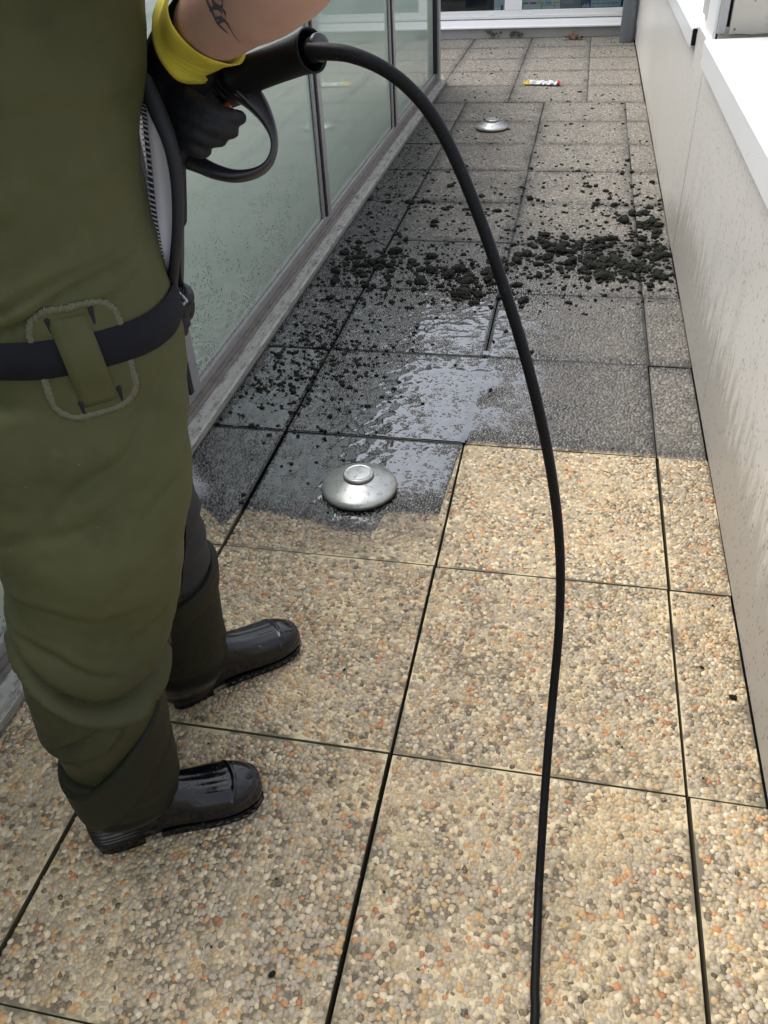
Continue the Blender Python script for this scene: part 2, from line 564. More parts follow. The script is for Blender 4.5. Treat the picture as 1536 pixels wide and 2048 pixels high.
def water_sheet():
    xs = np.arange(-0.855, 0.45, 0.008); ys = np.arange(0.68, 3.3, 0.008)
    X, Y = np.meshgrid(xs, ys)
    nz = np.array([[mnoise.fractal(Vector((a * 7, b * 7, 3)), 1, 2, 4) for a in xs] for b in ys])
    nf = np.array([[mnoise.fractal(Vector((a * 26, b * 26, 9)), 1, 2, 2) for a in xs] for b in ys])
    def blob(cx, cy, sx, sy, p=2.0):
        return np.exp(-(((X - cx) / sx) ** 2 + ((Y - cy) / sy) ** 2) ** (p / 2) * 0.9)
    full = np.maximum.reduce([blob(-.16, 1.04, .18, .12, 3), blob(-.12, 1.61, .24, .17, 3), blob(-.06, 1.36, .10, .14), blob(-.07, 2.02, .09, .20, 4),
                              blob(-.03, 2.24, .13, .10), blob(-.70, 1.30, .12, .13) * .9, blob(-.60, 1.43, .08, .08) * .85,
                              blob(-.25, 2.05, .16, .16) * .62, blob(.12, 1.62, .14, .20) * .75, blob(.10, 1.35, .16, .12) * .6, blob(-.30, 1.30, .22, .22) * .62, blob(-.42, .95, .12, .16) * .5])
    full = np.clip(full + nz * 0.22 + nf * .06, 0, 1.1)
    lut = [(-0.90, .80), (-0.73, .76), (-0.63, .70), (-0.61, .765), (-0.41, .735), (-0.26, .70), (-0.19, .71), (-0.178, .795),
           (-0.022, .815), (-0.006, 1.19), (0.02, 1.215), (0.75, 1.215)]
    yb = np.interp(X, [a for a, b in lut], [b for a, b in lut])
    sm = lambda v, a, b: np.clip((v - a) / (b - a), 0, 1) ** 2 * (3 - 2 * np.clip((v - a) / (b - a), 0, 1))
    gap = sm(Y - yb + nz * .06, 0.0, 0.10) * sm(-(Y + nz * .4), -3.0, -2.2) * sm(-(X + nz * .2), -.36, -.0)
    Z = -0.0052 + gap * (0.0036 + 0.0016 * nf) + 0.0022 * np.clip(full, 0, 1) * np.minimum(1, gap * 1.5)
    joint = ((np.abs(X + .6) < .011) | ((np.abs(Y / .6 - np.round(Y / .6)) * .6 < .008) & (full < .85)) | ((np.abs(X) < .010) & ((Y < 1.2) | (Y > 1.85))))
    Z = np.where(joint, -.006, Z)
    # drops off into the open joints
    H, Wd = X.shape
    V = np.stack([X, Y, Z], -1).reshape(-1, 3)
    idx = np.arange(H * Wd).reshape(H, Wd)
    q = np.stack([idx[:-1, :-1], idx[:-1, 1:], idx[1:, 1:], idx[1:, :-1]], -1).reshape(-1, 4)
    zq = Z.reshape(-1)[q]
    q = q[(zq.max(1) > -0.0042) & (zq.min(1) > -0.0058)]
    T = np.concatenate([q[:, [0, 1, 2]], q[:, [0, 2, 3]]])
    me = tri_mesh('puddle_water', V, T, True)
    return link('puddle_water', me, water_mat())
w = water_sheet()
tag(w, 'shallow rinse water standing on the dark slabs around the domed cover, reflecting the sky', kind='structure')

# ================================================================ RIGHT: CLAD PARAPET
def panel_mat():
    n = NT('grey clad panel')
    x, y, z = n.xyz(n.geo())
    v = n.scale(n.geo(), (1, 1.5, 0.42))
    streak = n.noise(16, 4, 0.65, v)
    base = n.mix(n.noise(1.6, 3), (.645, .62, .58), (.71, .69, .655))
    # splashed dirt low on the panels, with run-down edges
    low = n.step(n.sub(z, n.add(n.mul(n.sub(streak, 0.5), 0.55), n.step(y, 3.9, 2.5, 0.0, 0.30))), 0.10, -0.12)
    patch = n.mul(n.step(n.noise(5, 4, 0.65, v), 0.47, 0.60), n.mul(n.mul(n.step(z, 0.66, 0.34), n.step(y, 3.6, 2.2)), n.step(y, .6, 1.3, .35, 1.0)))
    dirt = n.mx(n.mul(low, 0.7), n.mul(patch, 0.22))
    c = n.mix(dirt, base, (.30, .275, .24))
    sp = n.voro(95, n.scale(n.geo(), (1, 1, .45)))
    on = n.step(n.noise(23, 2), 0.42, 0.52)
    speck = n.mul(n.mul(n.step(sp, 0.28, 0.16), on), n.step(n.add(y, n.mul(z, 0.6)), 5.5, 3.0))
    sp2 = n.mul(n.step(n.voro(40, n.scale(n.geo(), (1, 1, .4))), 0.10, 0.05), n.step(y, 6.0, 2.0))
    c = n.mix(n.math('ADD', n.mul(speck, 0.75), n.mul(sp2, 0.95), clamp=True), c, (.035, .032, .028))
    n.p(Base_Color=c, Roughness=n.mixf(dirt, 0.30, 0.55), Specular_IOR_Level=0.45)
    n.bump(n.noise(220, 2), 0.05, 0.001)
    return n.m
M_PANEL = panel_mat()

def coping_mat():
    n = NT('white coated metal')
    sp = n.mul(n.step(n.voro(34), 0.11, 0.05), n.step(n.noise(7, 2), 0.44, 0.6))
    c = n.mix(n.noise(2.5, 3), (.74, .75, .76), (.80, .80, .80))
    c = n.mix(sp, c, (.04, .038, .033))
    n.p(Base_Color=c, Roughness=0.28)
    return n.m
M_COP = coping_mat()

def concrete_mat(name, a, b, holes=True):
    n = NT(name)
    c = n.mix(n.noise(3, 5, 0.65), a, b)
    c = n.mix(n.mul(n.step(n.noise(11, 4, 0.7), 0.55, 0.75), 0.35), c, tuple(v * .55 for v in a))
    if holes:
        h = n.mul(n.step(n.voro(30, n.scale(n.geo(), (1, 1, .7))), 0.16, 0.07), n.step(n.noise(9, 2), 0.46, 0.58))
        c = n.mix(h, c, (.10, .085, .07))
        n.bump(n.sub(n.noise(70, 4), n.mul(h, 2.0)), 0.4, 0.003)
    else:
        n.bump(n.noise(90, 4), 0.35, 0.002)
    n.p(Base_Color=c, Roughness=0.85)
    return n.m
M_CON = concrete_mat('beige concrete', (.40, .365, .31), (.52, .485, .42))
M_CON2 = concrete_mat('grey concrete', (.34, .335, .32), (.44, .43, .41), False)
M_BLACK = simple('black gap', (.006, .006, .006), 0.9)

WX = .748
par = empty('parapet_wall', (WX, 0, 0), 'low wall of pale grey panels with white metal coping along the terrace edge', 'parapet')
def pc(mb, name, mat, smooth=False):
    o = mb.build(name, mat, None, None, smooth)
    o.parent = par
    o.matrix_parent_inverse = Matrix.Translation((-WX, 0, 0))
    return o
edges = [-3.0, -.06, 1.4735, 2.905, 3.31, 4.76, 6.2, 7.6, 9.1]
for a, b in zip(edges[:-1], edges[1:]):
    zt = .835 if b > 3 else .868
    if abs(a - 2.905) < .01:
        pc(MB().box(WX - .0015, WX + .03, a + .0008, b - .0008, .004, .868, .0008), 'panel', M_PANEL)
    else:
        pc(MB().box(WX, WX + .03, a + .0018, b - .0018, .004, zt, .0010), 'panel', M_PANEL)
pc(MB().box(WX + .035, WX + .26, -3.0, 9.1, -.05, .80), 'core', M_BLACK)
# near coping: thin folded sheet, wide top and a downturned lip
def coping(y0, y1, zt, xo, xi, lip):
    t = .004
    prof = [(xo, zt - lip), (xo, zt - .006), (xo + .006, zt), (xi, zt + .012), (xi, zt - .05), (xi - t, zt - .05), (xi - t, zt + .012 - t),
            (xo + .008, zt - t), (xo + t, zt - .008), (xo + t, zt - lip)]
    return MB().prism_y(prof, y0, y1)
pc(coping(-3.0, 2.83, .885, WX - .024, WX + .62, .088), 'coping', M_COP)
pc(coping(3.33, 9.02, .855, WX - .024, WX + .33, .075), 'coping', M_COP)
# black block painted as the shade inside the far coping's open end
pc(MB().box(WX - .018, WX + .0285, 3.338, 3.36, .785, .849), 'coping_end_shade', M_BLACK)

pier = empty('concrete_pier', (WX + .3, 3.1, 0), 'beige concrete pier rising behind the white coping of the parapet', 'pier')
def pp(mb, name, mat):
    o = mb.build(name, mat)
    o.parent = pier
    o.matrix_parent_inverse = Matrix.Translation((-WX - .3, -3.1, 0))
    return o
PX = .762
pp(MB().box(PX, PX + .012, 2.915, 3.18, .87, 2.7, .002), 'cladding', M_COP)
pp(MB().box(PX + .0125, PX + .044, 2.895, 3.5, .892, 2.7, .004), 'corner_strip', M_CON2)
pp(MB().box(PX + .046, PX + .057, 2.93, 3.5, .89, 2.7), 'joint', M_BLACK)
def rough_block(x0, x1, y0, y1, z0, z1):
    mb = MB(); n = 22; V = []; Fc = []
    for i in range(n + 1):
        x = x0 + (x1 - x0) * i / n
        zb = z0 + .006 * mnoise.noise(Vector((x * 16, 1, 2))) + .004 * mnoise.noise(Vector((x * 60, 4, 2)))
        V += [(x, y0, zb), (x, y0, z1), (x, y1, zb), (x, y1, z1)]
    for i in range(n):
        a, b = i * 4, i * 4 + 4
        Fc += [(a, b, b + 1, a + 1), (a + 2, a + 3, b + 3, b + 2), (a + 1, b + 1, b + 3, a + 3), (a, a + 2, b + 2, b)]
    Fc += [(0, 1, 3, 2), (n * 4, n * 4 + 2, n * 4 + 3, n * 4 + 1)]
    return mb.raw(V, Fc)
pp(rough_block(PX + .0575, PX + .70, 2.89, 3.5, .893, 2.7), 'concrete_face', M_CON)
pp(MB().box(PX + .02, PX + .70, 2.905, 3.45, .872, .915), 'footing', M_CON)

# ================================================================ LEFT: GLAZED PARTITION
def alu_mat(name, c0, c1, rough=0.4, dirt=0.5, metal=0.55):
    n = NT(name)
    v = n.scale(n.geo(), (3, .35, 3))
    c = n.mix(n.noise(12, 5, 0.65, v), c0, c1)
    d = n.mul(n.step(n.add(n.mul(n.noise(26, 5, 0.75, n.scale(n.geo(), (2.2, .5, 2.2))), .7), n.mul(n.noise(70, 4, .7), .3)), 0.47, 0.64), dirt)
    c = n.mix(d, c, (.045, .042, .034))
    n.p(Base_Color=c, Roughness=n.mixf(d, rough, .8), Metallic=n.mixf(d, metal, 0.0))
    n.bump(n.noise(120, 3), 0.12, 0.001)
    return n.m
M_ALU = alu_mat('grey aluminium', (.33, .32, .325), (.42, .41, .42), 0.38, 0.25, 0.4)
M_ALUB = alu_mat('dull brown grey rail', (.13, .115, .10), (.20, .18, .165), 0.45, 0.6, 0.2)
M_LEDGE = alu_mat('weathered pale sill', (.24, .235, .215), (.44, .43, .40), 0.5, 0.75, 0.15)
M_GASK = simple('black gasket', (.012, .012, .012), 0.5, nscale=60, namp=.4)

def glass_mat():
    n = NT('frosted green backed glass')
    x, y, z = n.xyz(n.geo())
    c = n.mix(n.noise(1.3, 3), (.43, .515, .435), (.50, .58, .495))
    c = n.mix(n.mul(n.step(n.noise(14, 4, 0.6, n.scale(n.geo(), (1, 1, .25))), 0.45, 0.8), 0.25), c, (.52, .54, .49))
    film = n.step(z, .22, .10)
    c = n.mix(n.mul(film, 0.35), c, (.30, .33, .29))
    sp = n.add(n.mul(n.step(n.voro(85), 0.34, 0.22), n.step(n.noise(11, 3), 0.44, 0.54)),
               n.mul(n.step(n.voro(34), 0.14, 0.07), n.step(n.noise(5, 2, .5), 0.42, 0.55)))
    zone = n.mul(n.step(n.add(z, n.mul(n.noise(4, 2), 0.3)), 0.95, 0.45), n.step(y, 3.4, 2.4))
    sp = n.math('MULTIPLY', sp, zone, clamp=True)
    c = n.mix(sp, c, (.02, .022, .018))
    n.p(Base_Color=c, Roughness=n.mixf(sp, 0.03, 0.8), Specular_IOR_Level=0.75, IOR=1.6)
    return n.m
M_GLASS = glass_mat()

GX = -.945
fac = empty('glazed_partition', (GX, 0, 0), 'glazed screen of frosted green panes in grey aluminium frames on a weathered sill', 'glazed screen')
def fc(mb, name, mat, parent=None, smooth=False):
    o = mb.build(name, mat, None, None, smooth)
    o.parent = parent or fac
    o.matrix_parent_inverse = Matrix.Translation((-GX, 0, 0))
    return o
YE = 6.56
# sill: stepped outer ledge, brown channel, raised lip under the panes
splits = [-3.0, 1.02, YE + .16]
for a, b in zip(splits[:-1], splits[1:]):
    fc(MB().prism_y([(-.862, -.003), (-.857, .010), (-.857, .030), (-.864, .036), (-.868, .044), (-.902, .050), (-.906, .048), (-.906, -.003)], a + .001, b - .001), 'ledge', M_LEDGE)
fc(MB().prism_y([(-.9065, -.003), (-.9065, .046), (-.914, .058), (-.920, .056), (-.926, .070), (-.931, .069), (-.931, -.003)], -3.0, YE + .05), 'channel', M_ALUB)
fc(MB().prism_y([(-.9315, -.003), (-.9315, .098), (-.935, .106), (-.941, .106), (-.9415, .09), (-.975, .09), (-.975, -.003)], -3.0, YE + .05), 'bottom_rail', M_ALU)
mull = [-2.35, -.56, 1.23, 3.02, 4.81]
ends = mull + [YE]
for y in mull:
    fc(MB().box(-.975, -.918, y, y + .055, .1065, 1.62, .003), 'mullion', M_ALU)
    fc(MB().box(-.970, -.921, y - .022, y - .0003, .1065, 1.62), 'gasket', M_GASK)
    fc(MB().box(-.9405, -.929, y - .05, y - .0225, .1065, 1.62, .002), 'glazing_bead', M_ALU)
fc(MB().box(-1.01, -.895, YE, YE + .075, .0, 1.62, .003), 'corner_post', M_ALU)
fc(MB().box(-.970, -.912, YE - .024, YE - .0003, .1065, 1.62), 'gasket', M_GASK)
for a, b in zip(ends[:-1], ends[1:]):
    fc(MB().box(GX - .012, GX, a + .052, b - .020, .095, 1.61), 'glass_pane', M_GLASS)
fc(MB().box(-.99, -.90, -3.0, YE + .075, 1.621, 1.70, .004), 'top_rail', M_ALU)
fc(MB().box(-1.30, -1.20, -3.0, YE, 0, 1.6), 'back_wall', M_BLACK)

# ================================================================ END: SHOP FRONT
def white_mat():
    n = NT('white window frame')
    c = n.mix(n.noise(4, 4, 0.6), (.84, .84, .83), (.90, .90, .89))
    n.p(Base_Color=c, Roughness=0.35)
    return n.m
M_WHITE = white_mat()
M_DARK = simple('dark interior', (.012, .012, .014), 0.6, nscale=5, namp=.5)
M_ROOM = simple('pale backing board', (.30, .34, .36), 0.7, nscale=2, namp=.08)
def clear_glass():
    n = NT('window glass')
    n.t.nodes.remove(n.b)
    fr = n.n('ShaderNodeFresnel', {'IOR': 1.5}).outputs[0]
    tr = n.n('ShaderNodeBsdfTransparent', {'Color': (.86, .92, .93, 1)}).outputs[0]
    gl = n.n('ShaderNodeBsdfGlossy', {'Roughness': 0.01}).outputs[0]
    n.t.links.new(n.n('ShaderNodeMixShader', {0: fr, 1: tr, 2: gl}).outputs[0], n.out.inputs['Surface'])
    return n.m
M_CLEAR = clear_glass()
M_FASC = simple('rendered wall', (.42, .40, .36), 0.85, nscale=2, bumps=(40, .2, .003))

EY = 8.97
shop = empty('shop_front', (0, EY, 0), 'white framed windows with posters inside closing the far end of the terrace', 'window wall')
def sc(mb, name, mat, parent=None):
    o = mb.build(name, mat)
    o.parent = parent or shop
    o.matrix_parent_inverse = Matrix.Translation((0, -EY, 0))
    return o
sc(MB().box(-4, 1.4, EY + .004, EY + .3, -.04, .092), 'plinth', M_CON2)
sc(MB().prism_x([(EY - .055, .096), (EY - .055, .108), (EY - .045, .118), (EY - .022, .165), (EY + .02, .172), (EY + .02, .093)], -4, .95), 'sill', M_WHITE)
sc(MB().box(-4, .95, EY - .012, EY + .03, .178, .204, .003), 'sill_trim', M_WHITE)
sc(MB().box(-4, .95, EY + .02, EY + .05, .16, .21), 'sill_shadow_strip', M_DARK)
sc(MB().box(-4, .95, EY, EY + .05, .2045, .250, .004), 'window_rail', M_WHITE)
bays = [(-4.0, -2.2), (-2.02, -.583), (-.404, .66)]
for a, b in ((-2.2, -2.02), (-.583, -.404), (.66, .95)):
    sc(MB().box(a, b, EY - .001, EY + .052, .2505, 2.3, .004), 'jamb', M_WHITE)
for a, b in bays:
    p = sc(MB().box(a, b, EY + .02, EY + .026, .2505, 2.3), 'glass_pane', M_CLEAR)
for xx in (-.72, -.335, .57):
    sc(MB().box(xx - .022, xx + .022, EY - .006, EY - .0005, .212, .226, .002), 'drain_cap', M_WHITE)
sc(MB().box(-4, .95, EY - .02, EY + .06, 2.301, 2.42, .004), 'head_rail', M_WHITE)
sc(MB().box(-4, 2.0, EY - .03, EY + .4, 2.421, 3.1), 'upper_wall', M_FASC)
sc(MB().box(.951, 2.0, EY - .001, EY + .3, -.04, 2.42), 'side_wall', M_FASC)
sc(MB().box(-4, -.70, EY + .08, EY + .10, .2, 2.35), 'dark_blind', M_DARK)
sc(MB().box(-.699, .95, EY + .16, EY + .18, .2, 2.35), 'backing_board', M_ROOM)

def pm(name, c): return simple(name, c, 0.5)
C_PAPER, C_BLUE = pm('poster paper', (.78, .84, .84)), pm('poster blue', (.03, .07, .25))
C_SKY, C_LINE = pm('poster sky', (.55, .76, .84)), pm('poster line', (.16, .22, .27))
C_PINK, C_LIME, C_CYAN, C_ORNG, C_SLATE = pm('pink', (.75, .08, .20)), pm('lime', (.62, .72, .22)), pm('cyan', (.08, .52, .80)), pm('orange', (.85, .28, .06)), pm('slate', (.16, .28, .36))
C_PURP = pm('purple', (.25, .06, .22))
def poster(x0, x1, z0, z1, mat, label):
    t = empty('window_poster', ((x0 + x1) / 2, EY + .06, z0), label, 'poster')
    def q(a, b, c, d, mt, name, k=1):
        o = MB().box(a, b, EY + .038 - .0012 * k, EY + .0405 - .0012 * k, c, d).build(name, mt)
        o.parent = t
        o.matrix_parent_inverse = Matrix.Translation((-(x0 + x1) / 2, -EY - .06, -z0))
        return o
    q(x0, x1, z0, z1, mat, 'sheet', 0)
    return q
q = poster(-.398, -.02, .252, .86, C_PAPER, 'pale poster with a row of coloured blocks, behind the right window')
for i, mt in enumerate((C_SLATE, C_PINK, C_LIME, C_CYAN, C_ORNG)):
    a = -.405 + .078 * i
    q(max(a, -.396), a + .066, .297, .312, mt, 'colour_block', 2)
q(-.21, -.204, .252, .285, C_LINE, 'drawing_line', 2)
q(-.21, -.07, .283, .287, C_LINE, 'drawing_line', 2)
q(-.075, -.069, .262, .285, C_LINE, 'drawing_line', 2)
for i in range(6):
    q(-.36 + .05 * i, -.33 + .05 * i, .42 + .02 * (i % 3), .55, (C_SLATE, C_CYAN, C_LIME)[i % 3], 'chart_bar', 2)
q = poster(.19, .62, .252, .80, C_BLUE, 'blue edged poster with a table of lines, behind the right window')
q(.29, .585, .256, .80, C_SKY, 'panel', 2)
for zz in (.315, .285):
    q(.30, .56, zz, zz + .006, C_LINE, 'ruled_line', 3)
for i in range(5):
    q(.31 + .05 * i, .3135 + .05 * i, .258, .285, C_LINE, 'ruled_line', 3)
for i, h in enumerate((.018, .03, .022, .036, .026)):
    q(.205 + .015 * i, .214 + .015 * i, .256, .256 + h, C_SKY, 'skyline_bar', 2)
q = poster(-.695, -.59, .252, .75, C_PAPER, 'narrow pale poster with a purple motif beside the dark window')
q(-.625, -.598, .252, .292, C_PURP, 'motif', 2)

# drainpipe in the corner
M_ZINC = alu_mat('blue grey zinc', (.19, .215, .24), (.24, .265, .29), 0.45, 0.2, 0.4)
pipe = MB().lathe([(.072, 0), (.074, .004), (.074, 1.2), (.078, 1.205), (.078, 1.28), (.074, 1.285), (.074, 2.42)], 28).build('drainpipe', M_ZINC, None, (.668, 8.60, 0), True)
tag(pipe, 'blue grey round drainpipe standing in the far corner beside the parapet', 'drainpipe')

# ================================================================ DOMED COVERS
def steel_mat():
    n = NT('galvanised steel')
    c = n.mix(n.noise(26, 5, 0.65), (.36, .37, .35), (.60, .61, .60))
    d = n.mul(n.step(n.noise(45, 5, 0.7), 0.50, 0.68), 0.65)
    c = n.mix(d, c, (.13, .12, .10))
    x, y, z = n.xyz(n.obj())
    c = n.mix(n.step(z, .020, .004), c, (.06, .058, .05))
    n.p(Base_Color=c, Metallic=n.mixf(d, 0.9, 0.4), Roughness=n.mixf(n.noise(30, 4), 0.28, 0.50))
    n.bump(n.noise(30, 4), 0.12, 0.003)
    return n.m
M_STEEL = steel_mat()
def dome(x, y, label):
    t = empty('domed_cover', (x, y, 0), label, 'drain cover', 'domed metal covers set on the paving')
    MB().lathe([(.100, -.002), (.109, .001), (.1135, .007), (.1145, .014), (.112, .021), (.104, .027), (.088, .034), (.066, .043), (.048, .050), (.040, .0525)], 64).build('skirt', M_STEEL, t, None, True)
    MB().lathe([(.0462, .0495), (.0465, .0515), (.0436, .0522)], 48).build('seam_ring', M_GASK, t, None, True)
    MB().lathe([(.0430, .047), (.0425, .0505), (.0450, .053), (.0465, .057), (.0455, .0612), (.0425, .0637), (.0395, .0640), (.0375, .0626), (.034, .0632), (.014, .0645), (.002, .0646)], 48).build('cap', M_STEEL, t, None, True)
    return t
dome(-.277, .905, 'domed steel cover in the puddle near the boots')
dome(-.318, 5.19, 'domed steel cover farther down the terrace on dry dirty slabs')

# ================================================================ PERSON
PC = np.array([-.46, -.08, 0.0])
fa = R(38)
FV = np.array([math.cos(fa), math.sin(fa), 0.0])      # the way the person faces
LV = np.array([-math.sin(fa), math.cos(fa), 0.0])     # the person's left
def PW(f, l, z): return PC + FV * f + LV * l + np.array([0, 0, z])
def FL(co):
    d = co - PC
    return d @ FV, d @ LV
def body_ring(z, cf, cl, a, b, n=40, e=2.3, zt=0.0):
    out = []
    for t in np.linspace(0, 2 * math.pi, n, endpoint=False):
        c, s = math.cos(t), math.sin(t)
        out.append(PW(cf + a * math.copysign(abs(c) ** (2 / e), c), cl + b * math.copysign(abs(s) ** (2 / e), s), z + zt * c))
    return out
def loft(rows, k=6, **kw):
    S = spline(rows, k)
    return [body_ring(*r, **kw) for r in S]

person = empty('person', tuple(PW(0, 0, 0)), 'person in olive chest waders and black rubber boots holding a pressure washer gun', 'person')
INV = Matrix.Translation(tuple(-v for v in PW(0, 0, 0)))
def pt(me, name, mat, parent=None, kind=None):
    o = link(name, me, mat)
    o.parent = parent or person
    o.matrix_parent_inverse = INV if parent is None else Matrix()
    if kind: tag(o, kind=kind)
    return o

# --- materials
def neoprene():
    n = NT('olive neoprene')
    x, y, z = n.xyz(n.geo())
    c = n.mix(n.noise(5, 4, 0.6), (.054, .055, .022), (.083, .083, .036))
    c = n.mix(n.mul(n.step(n.noise(9, 5, .7), .45, .75), .45), c, (.036, .039, .016))
    c = n.mix(n.mul(n.step(n.noise(26, 4, .7), .55, .75), .22), c, (.10, .10, .05))
    wet = n.step(n.add(z, n.mul(n.sub(n.noise(8, 3), .5), .16)), .74, .34)
    c = n.mix(n.mul(wet, .62), c, (.022, .022, .012))  # lower legs darkened: wet cloth, with shade painted into the colour too
    sp = n.mul(n.step(n.voro(60), .075, .04), n.step(n.noise(9), .5, .6))
    c = n.mix(n.mul(sp, .5), c, (.25, .24, .18))
    n.p(Base_Color=c, Roughness=n.mixf(wet, .62, .50), Specular_IOR_Level=.16)
    h = n.add(n.noise(900, 2), n.mul(n.noise(55, 3), 1.5))
    n.bump(h, .10, .0015)
    return n.m
M_NEO = neoprene()
M_NAVY = simple('dark navy binding', (.008, .009, .013), .7, nscale=200, namp=.4, bumps=(500, .3, .001))
M_LINING = simple('pale grey lining', (.74, .73, .77), .8, nscale=12, namp=.1, bumps=(300, .2, .001))
def webbing():
    n = NT('navy webbing')
    u = n.n('ShaderNodeUVMap').outputs[0] if False else n.obj()
    x, y, z = n.xyz(n.geo())
    f = n.add(n.mul(x, FV[0]), n.mul(y, FV[1]))
    wv = n.mul(n.math('SINE', n.mul(f, 2400)), n.math('SINE', n.mul(z, 2600)))
    col = n.mix(n.step(wv, -.2, .6), (.006, .0062, .009), (.022, .023, .029))
    n.p(Base_Color=col, Roughness=.75, Specular_IOR_Level=.12)
    n.bump(wv, .5, .0008)
    return n.m
M_WEB = webbing()
M_STITCH = simple('olive stitching thread', (.10, .096, .055), .55, nscale=300, namp=.35)
M_STITCH2 = simple('pale zigzag thread', (.42, .42, .46), .6)
def skin():
    n = NT('skin')
    c = n.mix(n.noise(16, 4, .6), (.42, .235, .18), (.52, .32, .255))
    n.p(Base_Color=c, Roughness=.5, Subsurface_Weight=.12, Subsurface_Radius=(.012, .005, .003), Subsurface_Scale=.6)
    n.bump(n.noise(420, 3), .10, .001)
    return n.m
M_SKIN = skin()
M_EYE = simple('eye white', (.5, .5, .48), .2)
M_HAIR = simple('dark hair', (.02, .014, .010), .6, nscale=80, namp=.4)
M_SHIRT = simple('dark grey cotton', (.05, .05, .055), .85, nscale=40)
M_GLOVE = simple('black nitrile glove', (.006, .0065, .009), .6, spec=.3, nscale=120, namp=.4, bumps=(260, .35, .0015))
def knit():
    n = NT('yellow knit cuff')
    x, y, z = n.xyz(n.obj())
    rib = n.math('SINE', n.mul(n.xyz(n.n('ShaderNodeUVMap').outputs[0])[0], 130))
    c = n.mix(n.step(rib, -1, 1), (.50, .42, .030), (.60, .50, .050))
    c = n.mix(n.mul(n.step(n.noise(30, 4), .5, .8), .4), c, (.30, .24, .04))
    n.p(Base_Color=c, Roughness=.8)
    n.bump(rib, .25, .0006)
    return n.m
M_KNIT = knit()
def rubber():
    n = NT('boot rubber')
    x, y, z = n.xyz(n.geo())
    hi = n.step(n.add(z, n.mul(n.sub(n.noise(10, 3), .5), .05)), .11, .20)
    c = n.mix(hi, (.003, .0034, .0048), (.016, .0168, .0095))
    wet = n.step(n.add(z, n.mul(n.sub(n.noise(14, 4, .6), .5), .05)), .15, .09)
    scr = n.mul(n.step(n.noise(70, 4, .7, n.scale(n.geo(), (1, 1, .5))), .64, .70), wet)
    c = n.mix(n.mul(scr, .35), c, (.22, .21, .19))
    drop = n.mul(n.step(n.voro(150), .30, .12), n.step(n.noise(25, 3), .42, .58))
    n.p(Base_Color=c, Roughness=n.mixf(wet, .62, .12), Specular_IOR_Level=n.mixf(wet, .18, .5))
    h = n.add(n.mul(drop, n.mul(wet, 1.4)), n.mul(n.noise(60, 3), .5))
    n.bump(h, .35, .0012)
    return n.m
M_RUB = rubber()

# --- waders: one skin over torso and legs
TORSO = [(.76, .03, 0, .125, .150), (.86, .035, 0, .150, .190), (.93, .040, 0, .160, .198), (1.0, .042, 0, .160, .196), (1.07, .042, 0, .154, .190),
         (1.15, .046, 0, .147, .185), (1.24, .058, 0, .149, .186), (1.32, .078, 0, .152, .192), (1.40, .088, 0, .154, .196), (1.47, .080, 0, .135, .196)]
RLEG = [(.30, -.090, -.163, .088, .084), (.36, -.090, -.162, .091, .092), (.42, -.088, -.160, .096, .098), (.47, -.080, -.157, .101, .104), (.52, -.063, -.152, .108, .110), (.58, -.044, -.146, .120, .114),
        (.65, -.024, -.138, .132, .118), (.72, -.010, -.130, .140, .122), (.80, .006, -.116, .151, .122), (.88, .017, -.100, .158, .118), (.95, .030, -.085, .150, .110)]
RLEG = [(.16, -.090, -.164, .070, .064), (.22, -.090, -.164, .078, .074)] + RLEG
LLEG = [(.16, .088, .105, .066, .062), (.24, .090, .105, .076, .074), (.34, .092, .104, .084, .084), (.42, .088, .102, .092, .094), (.50, .080, .100, .100, .102), (.60, .068, .098, .112, .110),
        (.72, .050, .094, .130, .118), (.82, .038, .090, .148, .120), (.90, .034, .085, .152, .115), (.95, .036, .080, .145, .108)]
mb = MB()
mb.rings(loft(TORSO))
mb.rings(loft(RLEG))
mb.rings(loft(LLEG))
wad = remeshed(mb, 'waders', .0055, 10)
co, no = coords(wad)
f, l = FL(co)
z = co[:, 2]
g = lambda v, s: np.exp(-(v / s) ** 2)
right = 1 / (1 + np.exp((l + .03) / .012))
# knee break of the near leg: an overhanging bag of cloth, a roll and smaller creases under it
z1 = .487 + np.where(f < -.06, 9.0 * (f + .06) ** 2, 3.0 * (f + .06) ** 2)
d = .010 * g(z - z1 - .034, .030) - .021 * g(z - z1, .0085) + .019 * g(z - (z1 - .027), .015) - .004 * g(z - (z1 - .055), .010)
z2 = .425 + .36 * (f + .09) + .012 * np.sin(f * 40)
d += -.0075 * g(z - z2, .0065) * (f > -.16) * np.clip((.0 - f) / .04 + .8, 0, 1) + .006 * g(z - z2 - .018, .014)
z3 = .372 + np.where(f < -.10, .15 * (f + .10), 1.15 * (f + .10))
d += (-.0085 * g(z - z3, .0060) + .0075 * g(z - z3 - .018, .013)) * np.clip((.02 - f) / .03, 0, 1)
z4 = .305 + .9 * (f + .1)
d += .005 * g(z - z4, .014)
disp = d * right
# hip creases above the belt
for k, (zz, sl, am) in enumerate(((1.072, .30, .0050), (1.088, .34, .0042), (1.060, .24, .0026))):
    zc = zz + sl * np.clip(f, -.2, .14) + .008 * np.sin(f * 26 + k)
    w = np.clip((f + .22) / .1, 0, 1) * np.clip((.155 - f) / .04, 0, 1) * (l < .03)
    disp += (-am * g(z - zc, .0038) + .7 * am * g(z - zc - .011, .008)) * w
